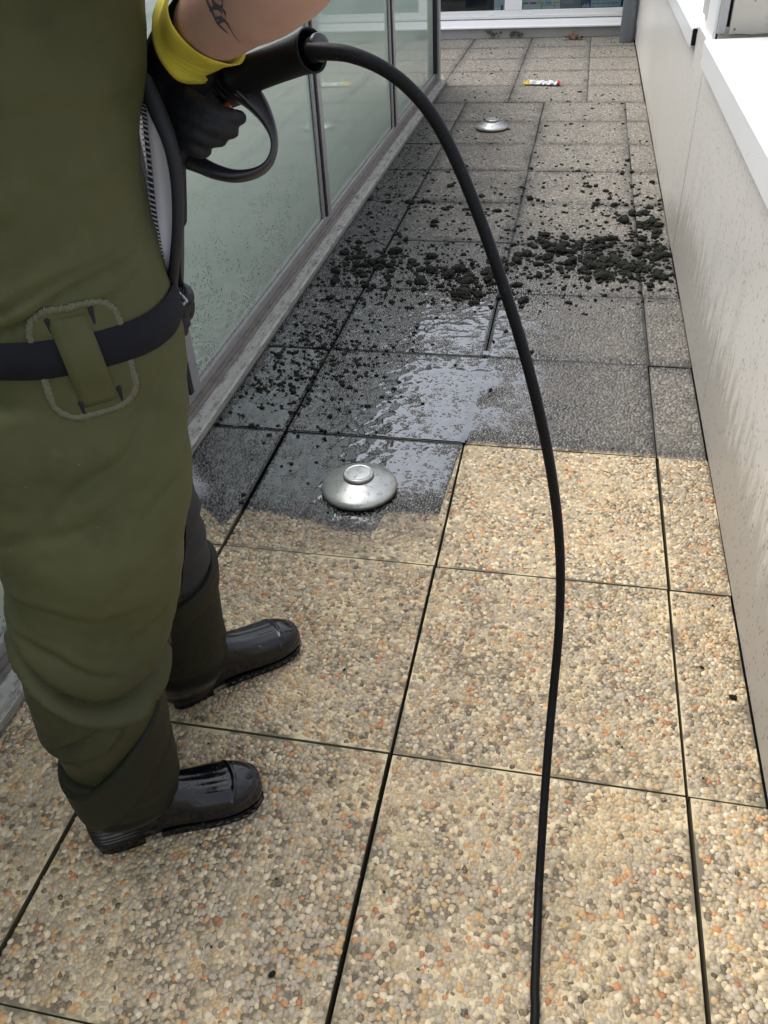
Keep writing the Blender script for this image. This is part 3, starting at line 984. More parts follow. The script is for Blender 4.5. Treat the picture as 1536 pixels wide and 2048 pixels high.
# left leg folds
left = 1 - right
for zz in (.52, .46, .40):
    disp += left * (-.006 * g(z - zz - .2 * (f - .08), .008) + .006 * g(z - zz - .02 - .2 * (f - .08), .015)) * (z < .7)
for f0, z0, ang, ln, am, wd in ((.02, .86, 28, .10, .0030, .006), (.10, .80, 40, .07, .0032, .006), (-.06, .79, 12, .12, .0024, .008), (.05, .70, 22, .11, .0022, .009), (-.08, .66, -18, .09, .0030, .006),
                             (.04, .60, 30, .08, .0026, .007), (-.10, .58, -35, .08, .0040, .005), (-.03, 1.17, 14, .14, .0022, .009), (.08, 1.22, 30, .09, .0020, .008), (.0, 1.30, -12, .14, .0018, .012), (.09, .92, 50, .05, .0030, .005)):
    ca, sa = math.cos(R(ang)), math.sin(R(ang))
    u_l = (f - f0) * ca + (z - z0) * sa; v_l = -(f - f0) * sa + (z - z0) * ca + .006 * np.sin(u_l * 45)
    win = g(u_l, ln) * (l < .0)
    disp += win * am * (-g(v_l, wd) + .8 * g(v_l - 2.2 * wd, 2 * wd))
disp += fbm(co, 5.5, .0075, 1.0) + fbm(co, 15, .0024, 5.0) + fbm(co, 42, .0007, 3.0)
# folds that drape from the seat and knee
disp += .0025 * np.sin((z * 30 + f * 22 + fbm(co, 4, 2.0, 8))) * np.clip((.95 - z) / .1, 0, 1) * np.clip((z - .55) / .1, 0, 1)
setco(wad, co + no * disp[:, None])
W = pt(wad, 'waders', M_NEO)
bvh = BVHTree.FromObject(W, bpy.context.evaluated_depsgraph_get())
wco, wno = coords(wad)
bvh = BVHTree.FromPolygons([Vector(v) for v in wco], [tuple(p.vertices) for p in wad.polygons])
def on_side(f, z, off=0.0, side=-1):
    """point of the waders' right-hand surface at forward offset f, height z"""
    o = Vector(PW(f, .6 * side, z)); dr = Vector(LV) * -side
    h = bvh.ray_cast(o, dr)
    if h[0] is None:
        h = bvh.find_nearest(Vector(PW(f, -.12, z)))
    return np.array(h[0] + h[1] * off)
def radial(th, z, off=0.0):
    c = Vector(PW(.04, 0, z)); dr = Vector(FV * math.cos(th) + LV * math.sin(th))
    h = bvh.ray_cast(c + dr * .6, -dr)
    return np.array(h[0] + dr * off)

# --- belt: flat webbing right round the hips
zb0, zb1 = .992, 1.040
N = 96
ths = np.linspace(0, 2 * math.pi, N, endpoint=False)
rows = []
for zz, of in ((zb0, .0035), (zb0 + .0012, .0055), ((zb0 + zb1) / 2, .006), (zb1 - .0012, .0055), (zb1, .0035)):
    r = np.array([radial(t, zz - .006 * math.cos(t - .5), 0) for t in ths])
    r = (np.roll(r, 1, 0) + 2 * r + np.roll(r, -1, 0)) / 4
    cen = np.array([PC[0] + FV[0] * .04, PC[1] + FV[1] * .04, 0])
    dd = r - cen; dd[:, 2] = 0; dd /= np.linalg.norm(dd, axis=1)[:, None]
    rows.append(r + dd * of)
mb = MB().rings(rows, True, False)
belt = mb.build('belt', M_WEB, None, None, True); belt.parent = person; belt.matrix_parent_inverse = INV
# belt end looped out through the side buckle in front
tailpts = [(-0.3276, 0.0046, 0.9413), (-0.3098, 0.0285, 0.9413), (-0.3008, 0.0442, 0.9499), (-0.2958, 0.0614, 0.9618), (-0.3006, 0.0826, 0.9653)]
mb = MB().tube(spline(tailpts, 6), .0030, 10, True, [.024] * 25, wdir=(0, 0, 1)) if False else MB()
tp = spline(tailpts, 6)
hw = np.linspace(.024, .014, len(tp))
vv = []
upv = np.array(up)
for p, h in zip(tp, hw): vv.append([p - upv * h, p + upv * h])
fwv = np.array(fw) * .003
mb.rings([[a - fwv, b - fwv, b + fwv, a + fwv] for a, b in vv])
o = mb.build('belt_tail', M_WEB, belt)
mb = MB()
bk = [(-0.3124, 0.0766, 0.9827), (-0.3011, 0.0728, 0.9744), (-0.2914, 0.0691, 0.9667)]
mb.tube(bk, .0035, 10); mb.tube([(-0.3099, 0.0700, 0.9736), (-0.2954, 0.0653, 0.9633)], .003, 10); mb.tube([(-0.3124, 0.0766, 0.9827), (-0.3099, 0.0700, 0.9736)], .003, 8); mb.tube([(-0.2914, 0.0691, 0.9667), (-0.2954, 0.0653, 0.9633)], .003, 8)
mb.build('buckle', simple('buckle metal', (.30, .30, .31), .3, .8), belt, None, True)

# --- belt loop patch with its stitching
def rrect(f0, f1, z0, z1, r, n=8, skew=0.0):
    pts = []
    for cx, cz, a0 in ((f1 - r, z1 - r, 0), (f0 + r, z1 - r, 90), (f0 + r, z0 + r, 180), (f1 - r, z0 + r, 270)):
        for a in np.linspace(a0, a0 + 90, n): pts.append((cx + r * math.cos(R(a)), cz + r * math.sin(R(a))))
    return pts
F0, F1, Z0, Z1 = -.006, .098, .935, 1.078
out = rrect(F0, F1, Z0, Z1, .030)
cf, cz = (F0 + F1) / 2, (Z0 + Z1) / 2
rs = []
for s, of in ((1.0, .0005), (.985, .0025), (.955, .0030), (.75, .0030), (.5, .0030), (.25, .003), (.05, .003)):
    rs.append([on_side(cf + (a - cf) * s, cz + (b - cz) * s, of) for a, b in out])
mb = MB().rings(rs, True, False)
patch = pt(mb.mesh('belt_loop_patch', True), 'belt_loop_patch', M_NEO)
# thread: slanted overlapping lumps along the edge
dense = []
for (a, b), (c, d_) in zip(out, out[1:] + out[:1]):
    n = max(1, int(math.hypot(c - a, d_ - b) / .0022))
    for k in range(n): dense.append((a + (c - a) * k / n, b + (d_ - b) * k / n))
mb = MB()
Pd = [on_side(a, b, .002) for a, b in dense]
for i in range(len(Pd)):
    t = Pd[(i + 1) % len(Pd)] - Pd[i - 1]; t /= np.linalg.norm(t)
    nn = Vector(-LV); s = np.array(nn.cross(Vector(t)))
    dirv = s * .85 + t * .5
    k = random.uniform(.85, 1.15)
    mb.tube([Pd[i] - dirv * .0040 * k, Pd[i] - LV * .0016, Pd[i] + dirv * .0040 * k], .0014 * k, 6)
stitch = mb.build('stitching', M_STITCH, patch, None, True)
tag(stitch, kind='stuff')
# strap of the loop, passing over the belt
fs0, fs1 = .022, .068
rows = []
zs = np.linspace(.948, 1.066, 16)
for k, zz in enumerate(zs):
    bul = .004 + .0075 * math.exp(-((zz - 1.010) / .034) ** 4)
    sh = -.012 * (zz - 1.0) / .06 * .4
    a = on_side(fs0 + sh, zz, 0); b = on_side(fs1 + sh, zz, 0); m_ = on_side((fs0 + fs1) / 2 + sh, zz, 0)
    o_ = -LV * bul
    rows.append([a + o_ - LV * -.004, a + o_, (a + m_) / 2 + o_ * 1.08, m_ + o_ * 1.12, (b + m_) / 2 + o_ * 1.08, b + o_, b + o_ - LV * -.004])
strap = pt(MB().rings(rows, True, True).mesh('belt_loop', True), 'belt_loop', M_NEO, None)
strap.parent = patch; strap.matrix_parent_inverse = Matrix()
mb = MB()
for a, b, dz in ((fs0 - .004, 1.062, .010), (fs1 + .001, 1.064, .012), (fs0 + .004, .950, .011), (fs1 + .008, .955, .013)):
    MB().tube([on_side(a, b - dz, .0016), on_side(a, b, .0020), on_side(a, b + dz * .5, .0016)], [.0020, .0030, .0042], 8).build('slot', M_BLACK, patch, None, True)

# --- front opening: stitched edge, turned-out grey lining, navy binding
edge = [(-0.2603, 0.0095, 1.2772), (-0.2562, -0.0059, 1.2567), (-0.2555, -0.0149, 1.2289), (-0.2600, -0.0157, 1.1886), (-0.2641, -0.0184, 1.1457), (-0.2638, -0.0256, 1.1122), (-0.2632, -0.0290, 1.0832), (-0.2719, -0.0152, 1.0461), (-0.2821, -0.0029, 1.0076)]
bind = [(-0.2479, -0.0075, 1.2848), (-0.2279, -0.0280, 1.2530), (-0.2154, -0.0373, 1.2212), (-0.2144, -0.0388, 1.1865), (-0.2203, -0.0374, 1.1492), (-0.2294, -0.0358, 1.1133), (-0.2433, -0.0312, 1.0744), (-0.2622, -0.0170, 1.0328), (-0.2793, -0.0042, 0.9970)]
E_, B_ = spline(edge, 6), spline(bind, 6)
rows = []
for a, b in zip(E_, B_):
    mid = (a + b) / 2 + np.array(fw) * .012
    q = [a, a * .7 + b * .3 + np.array(fw) * .010, mid, a * .3 + b * .7 + np.array(fw) * .008, b]
    rows.append(q + [v + np.array(fw) * .004 for v in q[::-1]])
flap = pt(MB().rings(rows).mesh('turned_out_lining', True), 'turned_out_lining', M_LINING)
# hidden filler behind the flap keeps it tied to the torso
mb = MB().tube(list(B_), np.interp(np.arange(len(B_)), [0, 6, 20, 36, 48], [.010, .0105, .0080, .0070, .008]), 10)
mb.build('binding', M_NAVY, flap, None, True)
mb = MB()
for i in range(0, len(E_) - 1):
    a, b = E_[i], E_[i + 1]
    n = max(1, int(np.linalg.norm(b - a) / .0050))
    for k in range(n):
        p = a + (b - a) * k / n; t = (b - a) / np.linalg.norm(b - a); s = np.array(rt)
        mb.tube([p - s * .0035 - np.array(fw) * .006, p + s * .0035 + t * .003 - np.array(fw) * .006], .0012, 5)
z_ = mb.build('zigzag_stitching', M_STITCH2, flap, None, True); tag(z_, kind='stuff')
MB().tube([p - np.array(fw) * .0005 for p in E_], .0030, 8).build('edge_piping', M_NAVY, flap, None, True)
# shoulder straps of the bib
mb = MB()
for s in (-1, 1):
    pts = spline([PW(.212, .10 * s, 1.45), PW(.19, .12 * s, 1.52), PW(.11, .135 * s, 1.585), PW(.01, .13 * s, 1.57), PW(-.055, .08 * s, 1.44)], 5)
    rows = []
    for p in pts: rows.append([p - LV * .02, p + LV * .02, p + LV * .02 + FV * .003 + np.array([0, 0, .003]), p - LV * .02 + FV * .003 + np.array([0, 0, .003])])
    mb.rings(rows)
mb.build('shoulder_straps', M_NAVY, W)
# navy inner panels of the legs, seen between them
def inner_panel(leg, z0, z1, a0, a1):
    S_ = np.array(sorted(leg))
    rows = []
    for zz in np.linspace(z0, z1, 26):
        cf_, cl_ = np.interp(zz, S_[:, 0], S_[:, 1]), np.interp(zz, S_[:, 0], S_[:, 2])
        c = Vector(PW(cf_, cl_, zz)); row = []
        for a in np.linspace(a0, a1, 9):
            dr = Vector(FV * math.cos(R(a)) + LV * math.sin(R(a)))
            h = bvh.ray_cast(c, dr)
            p_ = (h[0] if h[0] is not None and h[3] < .2 else c + dr * .1)
            row.append(np.array(p_ + dr * .0025))
        rows.append(row)
    o = MB().rings(rows, False, False).build('inner_leg_panel', M_NAVY, None, None, True)
    o.parent = W; o.matrix_parent_inverse = Matrix()
inner_panel(RLEG, .33, .72, -14, 80)
inner_panel(LLEG, .38, .66, -80, -8)

# --- the person's own body (arms, chest, neck, head), one skin
elbowR = np.array((0.0287, -0.1594, 1.4337))
wristR = np.array((-0.1772, 0.0267, 1.3303))
shoR = PW(.045, -.195, 1.50)
shoL = PW(.06, .195, 1.50)
handL = np.array((-0.3266, 0.0967, 0.9339))
elbowL = PW(-.02, .34, 1.13)
mb = MB()
mb.rings(loft([(.95, .04, 0, .10, .14), (1.1, .045, 0, .105, .145), (1.25, .06, 0, .115, .165), (1.38, .055, 0, .115, .180), (1.49, .05, 0, .09, .185), (1.55, .05, 0, .06, .11)]))
mb.tube([PW(.05, 0, 1.51), PW(.06, 0, 1.58), PW(.075, 0, 1.65)], [.062, .058, .058], 20)
for s, sh, el, wr in ((-1, shoR, elbowR, wristR), (1, shoL, elbowL, elbowL + (handL - elbowL) * .78)):
    A = [PW(.05, .13 * s, 1.48), sh, sh * .5 + el * .5, el]
    mb.tube(spline(A, 5), np.interp(np.arange(16), [0, 5, 10, 15], [.062, .062, .050, .044]), 24)
    B = spline([el, el * .72 + wr * .28 + np.array([0, 0, -.004]), el * .35 + wr * .65, wr, wr + (wr - el) * (.10 if s < 0 else .02)], 5)
    mb.tube(B, np.interp(np.arange(21), [0, 4, 7, 13, 17, 20], [.044, .052, .053, .044, .035, .030]), 28, flat=np.interp(np.arange(21), [0, 4, 7, 13, 17, 20], [.044, .050, .050, .040, .031, .027]))
# thighs and shins inside the waders
mb.tube([PW(.03, -.09, .95), PW(-.03, -.14, .52), PW(-.085, -.164, .12)], [.075, .055, .045], 16)
mb.tube([PW(.03, .09, .95), PW(.08, .10, .52), PW(.09, .105, .12)], [.075, .055, .045], 16)
# head
hc = PW(.105, 0, 1.735)
hr = []
for zz, fr, bk_, w_ in ((-.115, .075, .02, .035), (-.10, .085, .035, .050), (-.075, .088, .06, .060), (-.045, .086, .080, .067), (-.01, .085, .092, .072), (.03, .086, .098, .075), (.065, .080, .092, .070), (.095, .055, .070, .052), (.112, .02, .03, .022)):
    ring = []
    for t in np.linspace(0, 2 * math.pi, 32, endpoint=False):
        c, s = math.cos(t), math.sin(t)
        ring.append(hc + FV * (c * (fr if c > 0 else bk_)) + LV * (s * w_) + np.array([0, 0, zz]))
    hr.append(ring)
mb.rings(hr)
mb.tube([hc + FV * .078 + np.array([0, 0, .012]), hc + FV * .098 + np.array([0, 0, -.018]), hc + FV * .104 + np.array([0, 0, -.030])], [.008, .011, .012], 12)
for s in (-1, 1):
    mb.tube([hc + LV * (.072 * s) - FV * .012 + np.array([0, 0, .018]), hc + LV * (.080 * s) - FV * .018 + np.array([0, 0, .0]), hc + LV * (.073 * s) - FV * .008 + np.array([0, 0, -.028])], [.010, .013, .008], 10)
    mb.tube([hc + FV * .080 + LV * (.020 * s) + np.array([0, 0, .026]), hc + FV * .076 + LV * (.048 * s) + np.array([0, 0, .024])], .008, 10)
for s in (-1, 1):
    mb.tube([hc + FV * .084 + LV * (.016 * s) + np.array([0, 0, -.058]), hc + FV * .088 + np.array([0, 0, -.058 - .003 * s])], .006, 8)
body = remeshed(mb, 'body', .0045, 4)
co, no = coords(body)
setco(body, co + no * fbm(co, 18, .0012)[:, None])
bco, _ = coords(body)
bodyo = pt(body, 'body', M_SKIN)
bbvh = BVHTree.FromPolygons([Vector(v) for v in bco], [tuple(p.vertices) for p in body.polygons])
mb = MB()
for s in (-1, 1):
    e = hc + FV * .077 + LV * (.033 * s) + np.array([0, 0, .008])
    MB().lathe([(.001, .011), (.006, .009), (.010, .004), (.011, 0), (.010, -.004), (.006, -.009), (.001, -.011)], 14, tuple(e)).build('eye', M_EYE, bodyo, None, True)
# hair cap
mb = MB(); rs = []
for zz, sc_ in ((.0, 1.06), (.03, 1.09), (.065, 1.09), (.095, 1.12), (.118, 1.0), (.124, .4)):
    k = min(range(len(hr)), key=lambda i: abs(hr[i][0][2] - hc[2] - zz))
    ring = []
    for i, p in enumerate(hr[k]):
        c = math.cos(2 * math.pi * i / 32)
        d_ = p - hc; d_[2] = 0
        ring.append(hc + d_ * (sc_ if c < .55 else (sc_ if zz > .06 else .92)) + np.array([0, 0, zz]))
    rs.append(ring)
mb.rings(rs)
hair = mb.build('hair', M_HAIR, bodyo, None, True)
# shirt over chest and upper arms
mb = MB()
mb.rings(loft([(1.30, .06, 0, .118, .165), (1.40, .058, 0, .118, .178), (1.48, .052, 0, .104, .19), (1.55, .05, 0, .07, .12), (1.58, .055, 0, .064, .066)]))
for s, sh, el in ((-1, shoR, elbowR), (1, shoL, elbowL)):
    A = [PW(.05, .12 * s, 1.48), sh, sh * .45 + el * .55]
    mb.tube(spline(A, 6), np.interp(np.arange(13), [0, 6, 12], [.074, .074, .066]), 22)
sh_ = remeshed(mb, 'shirt', .007, 4)
pt(sh_, 'shirt', M_SHIRT, None)
# tattoo strokes on the forearm
M_TAT = simple('tattoo ink', (.075, .07, .085), .55)
mb = MB()
strokes = [[(-0.1320, -0.0622, 1.3846), (-0.1255, -0.0708, 1.3718), (-0.1182, -0.0773, 1.3615), (-0.1120, -0.0833, 1.3521), (-0.1007, -0.0876, 1.3432)], [(-0.1171, -0.0625, 1.3797), (-0.1200, -0.0684, 1.3732), (-0.1168, -0.0717, 1.3681), (-0.1114, -0.0725, 1.3653), (-0.1087, -0.0687, 1.3693), (-0.1124, -0.0655, 1.3745)], [(-0.1213, -0.0773, 1.3625), (-0.1155, -0.0734, 1.3655), (-0.1089, -0.0747, 1.3619), (-0.1094, -0.0788, 1.3569), (-0.1155, -0.0807, 1.3564)], [(-0.1120, -0.0833, 1.3521), (-0.1060, -0.0801, 1.3543), (-0.1003, -0.0828, 1.3490), (-0.0932, -0.0880, 1.3404), (-0.0863, -0.0912, 1.3343)], [(-0.1081, -0.0732, 1.3635), (-0.1044, -0.0764, 1.3584), (-0.1058, -0.0813, 1.3526)], [(-0.1280, -0.0680, 1.3761), (-0.1210, -0.0646, 1.3782), (-0.1143, -0.0599, 1.3820)]]
for st in strokes:
    S = spline(st, 8)
    rows = []
    for i, q_ in enumerate(S):
        e_ = Vector((.27, -1.034, 1.473)); h = bbvh.ray_cast(e_, (Vector(q_) - e_).normalized())
        if h[0] is None: continue
        t = Vector(S[min(i + 1, len(S) - 1)] - S[max(i - 1, 0)]).normalized()
        wv = t.cross(h[1]).normalized() * (.0022 * (.45 + math.sin(math.pi * (i + 1) / (len(S) + 1))))
        c = h[0] + h[1] * .0006
        rows.append([c - wv, c + wv])
    if len(rows) > 2: mb.rings(rows, False, False)
if mb.V:
    mb.build('tattoo', M_TAT, bodyo, None, True)

# --- gloves
def glove(parent_name, palm, fingers, thumb):
    mb = MB()
    mb.tube(*palm[:2], 20, flat=palm[2])
    for pts, rad in fingers + [thumb]:
        S = spline(pts, 5)
        mb.tube(S, np.interp(np.arange(len(S)), [0, len(S) * .5, len(S) - 1], rad), 14)
    me = remeshed(mb, parent_name, .0028, 3)
    c_, n_ = coords(me)
    setco(me, c_ + n_ * fbm(c_, 60, .0008)[:, None])
    return pt(me, parent_name, M_GLOVE)
palmpts = spline([(-0.1836, 0.0378, 1.3299), (-0.2150, 0.0520, 1.3002), (-0.2406, 0.0543, 1.2702), (-0.2415, 0.0357, 1.2390), (-0.2326, 0.0186, 1.2150)], 5)
palm = (list(palmpts), np.interp(np.arange(len(palmpts)), [0, 6, 12, 20], [.044, .050, .048, .027]), np.interp(np.arange(len(palmpts)), [0, 6, 12, 20], [.040, .040, .032, .023]))
fing = [([(-0.2272, 0.0294, 1.2675), (-0.1864, -0.0063, 1.2593), (-0.1545, -0.0140, 1.2480), (-0.1396, 0.0082, 1.2385)], [.0125, .0115, .0095]),
        ([(-0.2305, 0.0237, 1.2532), (-0.1910, -0.0143, 1.2425), (-0.1611, -0.0205, 1.2338), (-0.1479, -0.0036, 1.2264)], [.0125, .0120, .0100]),
        ([(-0.2314, 0.0184, 1.2387), (-0.1988, -0.0163, 1.2293), (-0.1738, -0.0231, 1.2230), (-0.1623, -0.0077, 1.2175)], [.0120, .0115, .0098]),
        ([(-0.2301, 0.0150, 1.2260), (-0.2055, -0.0135, 1.2153), (-0.1871, -0.0242, 1.2093), (-0.1814, -0.0152, 1.2058)], [.0115, .0105, .0090])]
thumb = ([(-0.2398, 0.0816, 1.2796), (-0.2275, 0.1142, 1.2677), (-0.2015, 0.1234, 1.2549), (-0.1817, 0.1126, 1.2435)], [.016, .014, .011])
gl = glove('glove', palm, fing, thumb)
# knitted cuff: flared sleeve from the wrist into the palm
ax0, ax1 = np.array((-0.2405, 0.0575, 1.2985)), np.array((-0.1417, 0.0030, 1.3549))
axd = (ax1 - ax0) / np.linalg.norm(ax1 - ax0)
u_ = np.cross(axd, np.array(fw)); u_ /= np.linalg.norm(u_); v_ = np.cross(axd, u_)
rows = []; uvs = []
NS = 48
for k, (s, ra, rb) in enumerate(((.34, .0515, .045), (.37, .0530, .047), (.41, .051, .046), (.45, .047, .042), (.62, .050, .046), (.75, .054, .050), (.84, .0565, .052), (.86, .0555, .051), (.84, .053, .049), (.6, .045, .042))):
    c = ax0 + (ax1 - ax0) * s
    ring = []
    for i, t in enumerate(np.linspace(0, 2 * math.pi, NS, endpoint=False)):
        wv = 1 + .03 * math.sin(3 * t + k * .4) + .012 * math.sin(7 * t + k)
        ring.append(c + u_ * (ra * wv * math.cos(t)) + v_ * (rb * wv * math.sin(t)) + axd * (.008 * math.sin(2 * t + 1) if s > .6 else 0))
    rows.append(ring)
mb = MB().rings(rows, True, False)
cm = mb.mesh('knit_cuff', True)
uv = cm.uv_layers.new(name='UVMap')
Fr = np.arange(len(rows))
for lp in cm.loops:
    vi = lp.vertex_index
    uv.data[lp.index].uv = (Fr[vi // NS] * .12, (vi % NS) / NS)
cuff = pt(cm, 'knit_cuff', M_KNIT); cuff.parent = gl; cuff.matrix_parent_inverse = Matrix()

# left hand round the lance, mostly behind the belt
pl = spline([tuple(elbowL + (handL - elbowL) * .72), tuple(elbowL + (handL - elbowL) * .86), (-0.3383, 0.1207, 0.9268)], 5)
glL = glove('glove', (list(pl), [.038] * 11, [.028] * 11),
            [([(-0.3483, 0.1387, 0.9441), (-0.3280, 0.1392, 0.9549), (-0.3095, 0.1166, 0.9535), (-0.3067, 0.1026, 0.9514)], [.011, .010, .009]),
             ([(-0.3467, 0.1279, 0.9301), (-0.3276, 0.1252, 0.9372), (-0.3132, 0.1030, 0.9376), (-0.3146, 0.0911, 0.9395)], [.011, .010, .009]),
             ([(-0.3470, 0.1187, 0.9187), (-0.3271, 0.1102, 0.9183), (-0.3120, 0.0893, 0.9201), (-0.3142, 0.0774, 0.9222)], [.011, .010, .009]),
             ([(-0.3481, 0.1093, 0.9073), (-0.3288, 0.0998, 0.9058), (-0.3132, 0.0811, 0.9102), (-0.3155, 0.0702, 0.9136)], [.010, .009, .008])],
            ([(-0.3392, 0.1065, 0.9500), (-0.3234, 0.0972, 0.9497), (-0.3150, 0.0940, 0.9432), (-0.3128, 0.0895, 0.9369)], [.013, .012, .010]))

# --- boots
def boot(heel, ang, shaft):
    """heel = point on the ground behind the heel, ang = direction the toe points"""
    c, s = math.cos(ang), math.sin(ang)
    K = 1.09
    def Wp(x, y, z): return np.array([heel[0] + K * (c * x - s * y), heel[1] + K * (s * x + c * y), z])
    mb = MB(); rings = []
    SEC = [(.004, .018, .020, .085), (.010, .028, .012, .100), (.025, .036, .010, .110), (.055, .039, .010, .125), (.090, .039, .012, .135), (.120, .0395, .014, .128), (.145, .041, .014, .112), (.175, .0455, .012, .096),
           (.205, .0505, .011, .086), (.235, .0520, .011, .080), (.262, .0490, .012, .075), (.284, .0410, .014, .067), (.300, .029, .018, .056), (.308, .014, .026, .044)]
    for x, w, zb, zt in spline(SEC, 4):
        ring = []
        for t in np.linspace(0, 2 * math.pi, 36, endpoint=False):
            cy, sz = math.cos(t), math.sin(t)
            e = 2.0 / 2.6 if sz > 0 else 2.0 / 5.0
            yy = w * math.copysign(abs(cy) ** (2 / 3.0 if sz > 0 else .35), cy)
            zm = zb + (zt - zb) * .42
            zz = zm + (zt - zm) * abs(sz) ** e if sz > 0 else zm - (zm - zb) * abs(sz) ** e
            yy *= 1 - .10 * max(0, sz)
            ring.append(Wp(x, yy + .006 * math.sin(math.pi * x / .31), zz))
        rings.append(ring)
    mb.rings(rings)
    mb.rings(loft(shaft, 5))
    me = remeshed(mb, 'boot', .0024, 14)
    co, no = coords(me)
    dx = co[:, 0] - heel[0]; dy = co[:, 1] - heel[1]
    x = (dx * c + dy * s) / K; y = (-dx * s + dy * c) / K; z = co[:, 2]
    dsp = np.zeros(len(x))
    # ridged heel counter
    heelm = 1 / (1 + np.exp((x - .085) / .006)) * np.clip((z - .016) / .004, 0, 1) * np.clip((.088 - z) / .004, 0, 1)
    dsp += heelm * (.0022 * np.sign(np.sin(z * 2 * math.pi / .0105)) * np.abs(np.sin(z * 2 * math.pi / .0105)) ** .6 + .0016)
    # toe cap welt, rand round the foot, ribs along the vamp
    foot = np.clip((x - .10) / .02, 0, 1) * np.clip((.105 - z) / .02, 0, 1)
    dsp += foot * .0022 * g(z - .030 - .02 * np.clip((x - .2) / .1, 0, 1), .0035)
    dsp += .0022 * g(x - .262 + 6 * y * y, .0025) * (z > .035) * (no[:, 2] > -.2)
    vamp = np.clip((x - .150) / .015, 0, 1) * np.clip((.258 - x) / .01, 0, 1) * np.clip((no[:, 2] - .35) / .2, 0, 1)
    dsp += vamp * .0003 * np.sin(y * 2 * math.pi / .0155)
    # soft wrinkles where the shaft meets the instep
    ank = g(z - .155, .05)
    dsp += ank * (.0035 * np.sin(z * 120 + y * 30 + x * 25)) + fbm(co, 16, .0025) * np.clip((z - .1) / .05, 0, 1)
    setco(me, co + no * dsp[:, None])
    b = pt(me, 'boot', M_RUB)
    # sole: heel block and tread standing a little proud
    mb = MB()
    def plate(x0, x1, z0, z1, grow):
        pts = []
        for x_ in np.linspace(x0, x1, 14):
            w = np.interp(x_, [r[0] for r in SEC], [r[1] for r in SEC]) * .985 + grow
            pts.append((x_, w + .006 * math.sin(math.pi * x_ / .31), -w + .006 * math.sin(math.pi * x_ / .31)))
        lo = [Wp(a, b_, z0) for a, b_, _ in pts] + [Wp(a, c_, z0) for a, _, c_ in pts[::-1]]
        hi = [Wp(a, b_, z1) for a, b_, _ in pts] + [Wp(a, c_, z1) for a, _, c_ in pts[::-1]]
        mb.rings([lo, hi])
    plate(.006, .088, -.001, .024, .0012)
    plate(.118, .306, .0005, .018, .0020)
    plate(.086, .120, .012, .022, -.003)
    for xx in np.arange(.130, .295, .0165):
        w = np.interp(xx, [r[0] for r in SEC], [r[1] for r in SEC]) + .0012
        for sgn in (-1, 1):
            p = Wp(xx, sgn * w + .006 * math.sin(math.pi * xx / .31), .008)
            q_ = Wp(xx + .008, sgn * w + .006 * math.sin(math.pi * xx / .31), .008)
            mb.tube([p, q_], .0026, 8)
    sole = mb.build('sole', M_RUB, b)
    return b
def slanted(rows, tz):
    return [r for r in rows]
rshaft = [(.055, -.102, -.150, .045, .026), (.085, -.100, -.156, .066, .042), (.115, -.096, -.162, .078, .060), (.19, -.090, -.165, .092, .085), (.25, -.089, -.164, .097, .092), (.285, -.089, -.163, .098, .094)]
lshaft = [(.055, .075, .100, .045, .030), (.085, .080, .102, .066, .046), (.115, .085, .104, .076, .062), (.19, .089, .105, .090, .084), (.27, .091, .105, .094, .090), (.35, .092, .104, .097, .094), (.395, .091, .103, .098, .096)]
bR = boot((-.530, -.300), R(30), rshaft)
bL = boot((-.524, .045), R(45), lshaft)
# rolled cuff of each shaft, high in front and low behind
def cuff_roll(parent, cf_, cl_, a, b, z0, tilt, r, w=.03):
    pts = []
    for t in np.linspace(0, 2 * math.pi, 56, endpoint=False):
        cc, ss = math.cos(t), math.sin(t)
        p = PW(cf_ + a * cc, cl_ + b * ss, z0 + tilt * cc + .004 * math.sin(3 * t))
        pts.append((p, FV * cc + LV * ss))
    rows = []
    for p, n_ in pts:
        ring = []
        for k in np.linspace(0, 2 * math.pi, 14, endpoint=False):
            zz = r * 1.0 * math.sin(k)
            zz = zz if zz > 0 else zz * (w + tilt * 0) / r
            ring.append(p + n_ * (r * math.cos(k) * (1 if math.sin(k) > 0 else .8)) + np.array([0, 0, zz]))
        rows.append(ring)
    rows.append(rows[0])
    return MB().rings(rows, True, False).build('rolled_cuff', M_RUB, parent, None, True)
cuff_roll(bR, -.088, -.162, .098, .098, .325, .085, .011, .10)
cuff_roll(bL, .091, .103, .099, .097, .375, .035, .011, .05)

# ================================================================ SPRAY GUN, LANCE, HOSE
M_PLAST = simple('black plastic', (.004, .004, .005), .5, spec=.22, nscale=150, namp=.3, bumps=(400, .12, .0008))
M_PLAST2 = simple('dark grey plastic', (.012, .012, .015), .33, spec=.5, nscale=150, namp=.3, bumps=(400, .10, .0008))
M_TRIG = simple('orange trigger plastic', (.45, .07, .015), .45)
M_HOSE = None
def hose_mat():
    n = NT('black rubber hose')
    c = n.mix(n.noise(40, 4, .6), (.003, .0032, .004), (.007, .0072, .0085))
    scuff = n.mul(n.step(n.noise(160, 3, .7), .60, .70), .22)
    c = n.mix(scuff, c, (.08, .078, .075))
    n.p(Base_Color=c, Roughness=.5, Specular_IOR_Level=.16)
    u_, v_, _ = n.xyz(n.n('ShaderNodeUVMap').outputs[0])
    rings = n.mul(n.math('SINE', n.mul(u_, 900)), n.step(n.noise(35, 3), .45, .65))
    n.bump(n.add(n.add(n.noise(300, 3), n.mul(n.noise(40, 2), 2.0)), n.mul(rings, .5)), .22, .0012)
    return n.m
M_HOSE = hose_mat()
G0 = np.array((-0.1976, 0.0324, 1.2541))
gun = empty('spray_gun', tuple(G0), 'black pressure washer spray gun with looped trigger guard gripped in the gloved hand', 'spray gun')
GI = Matrix.Translation(tuple(-G0))
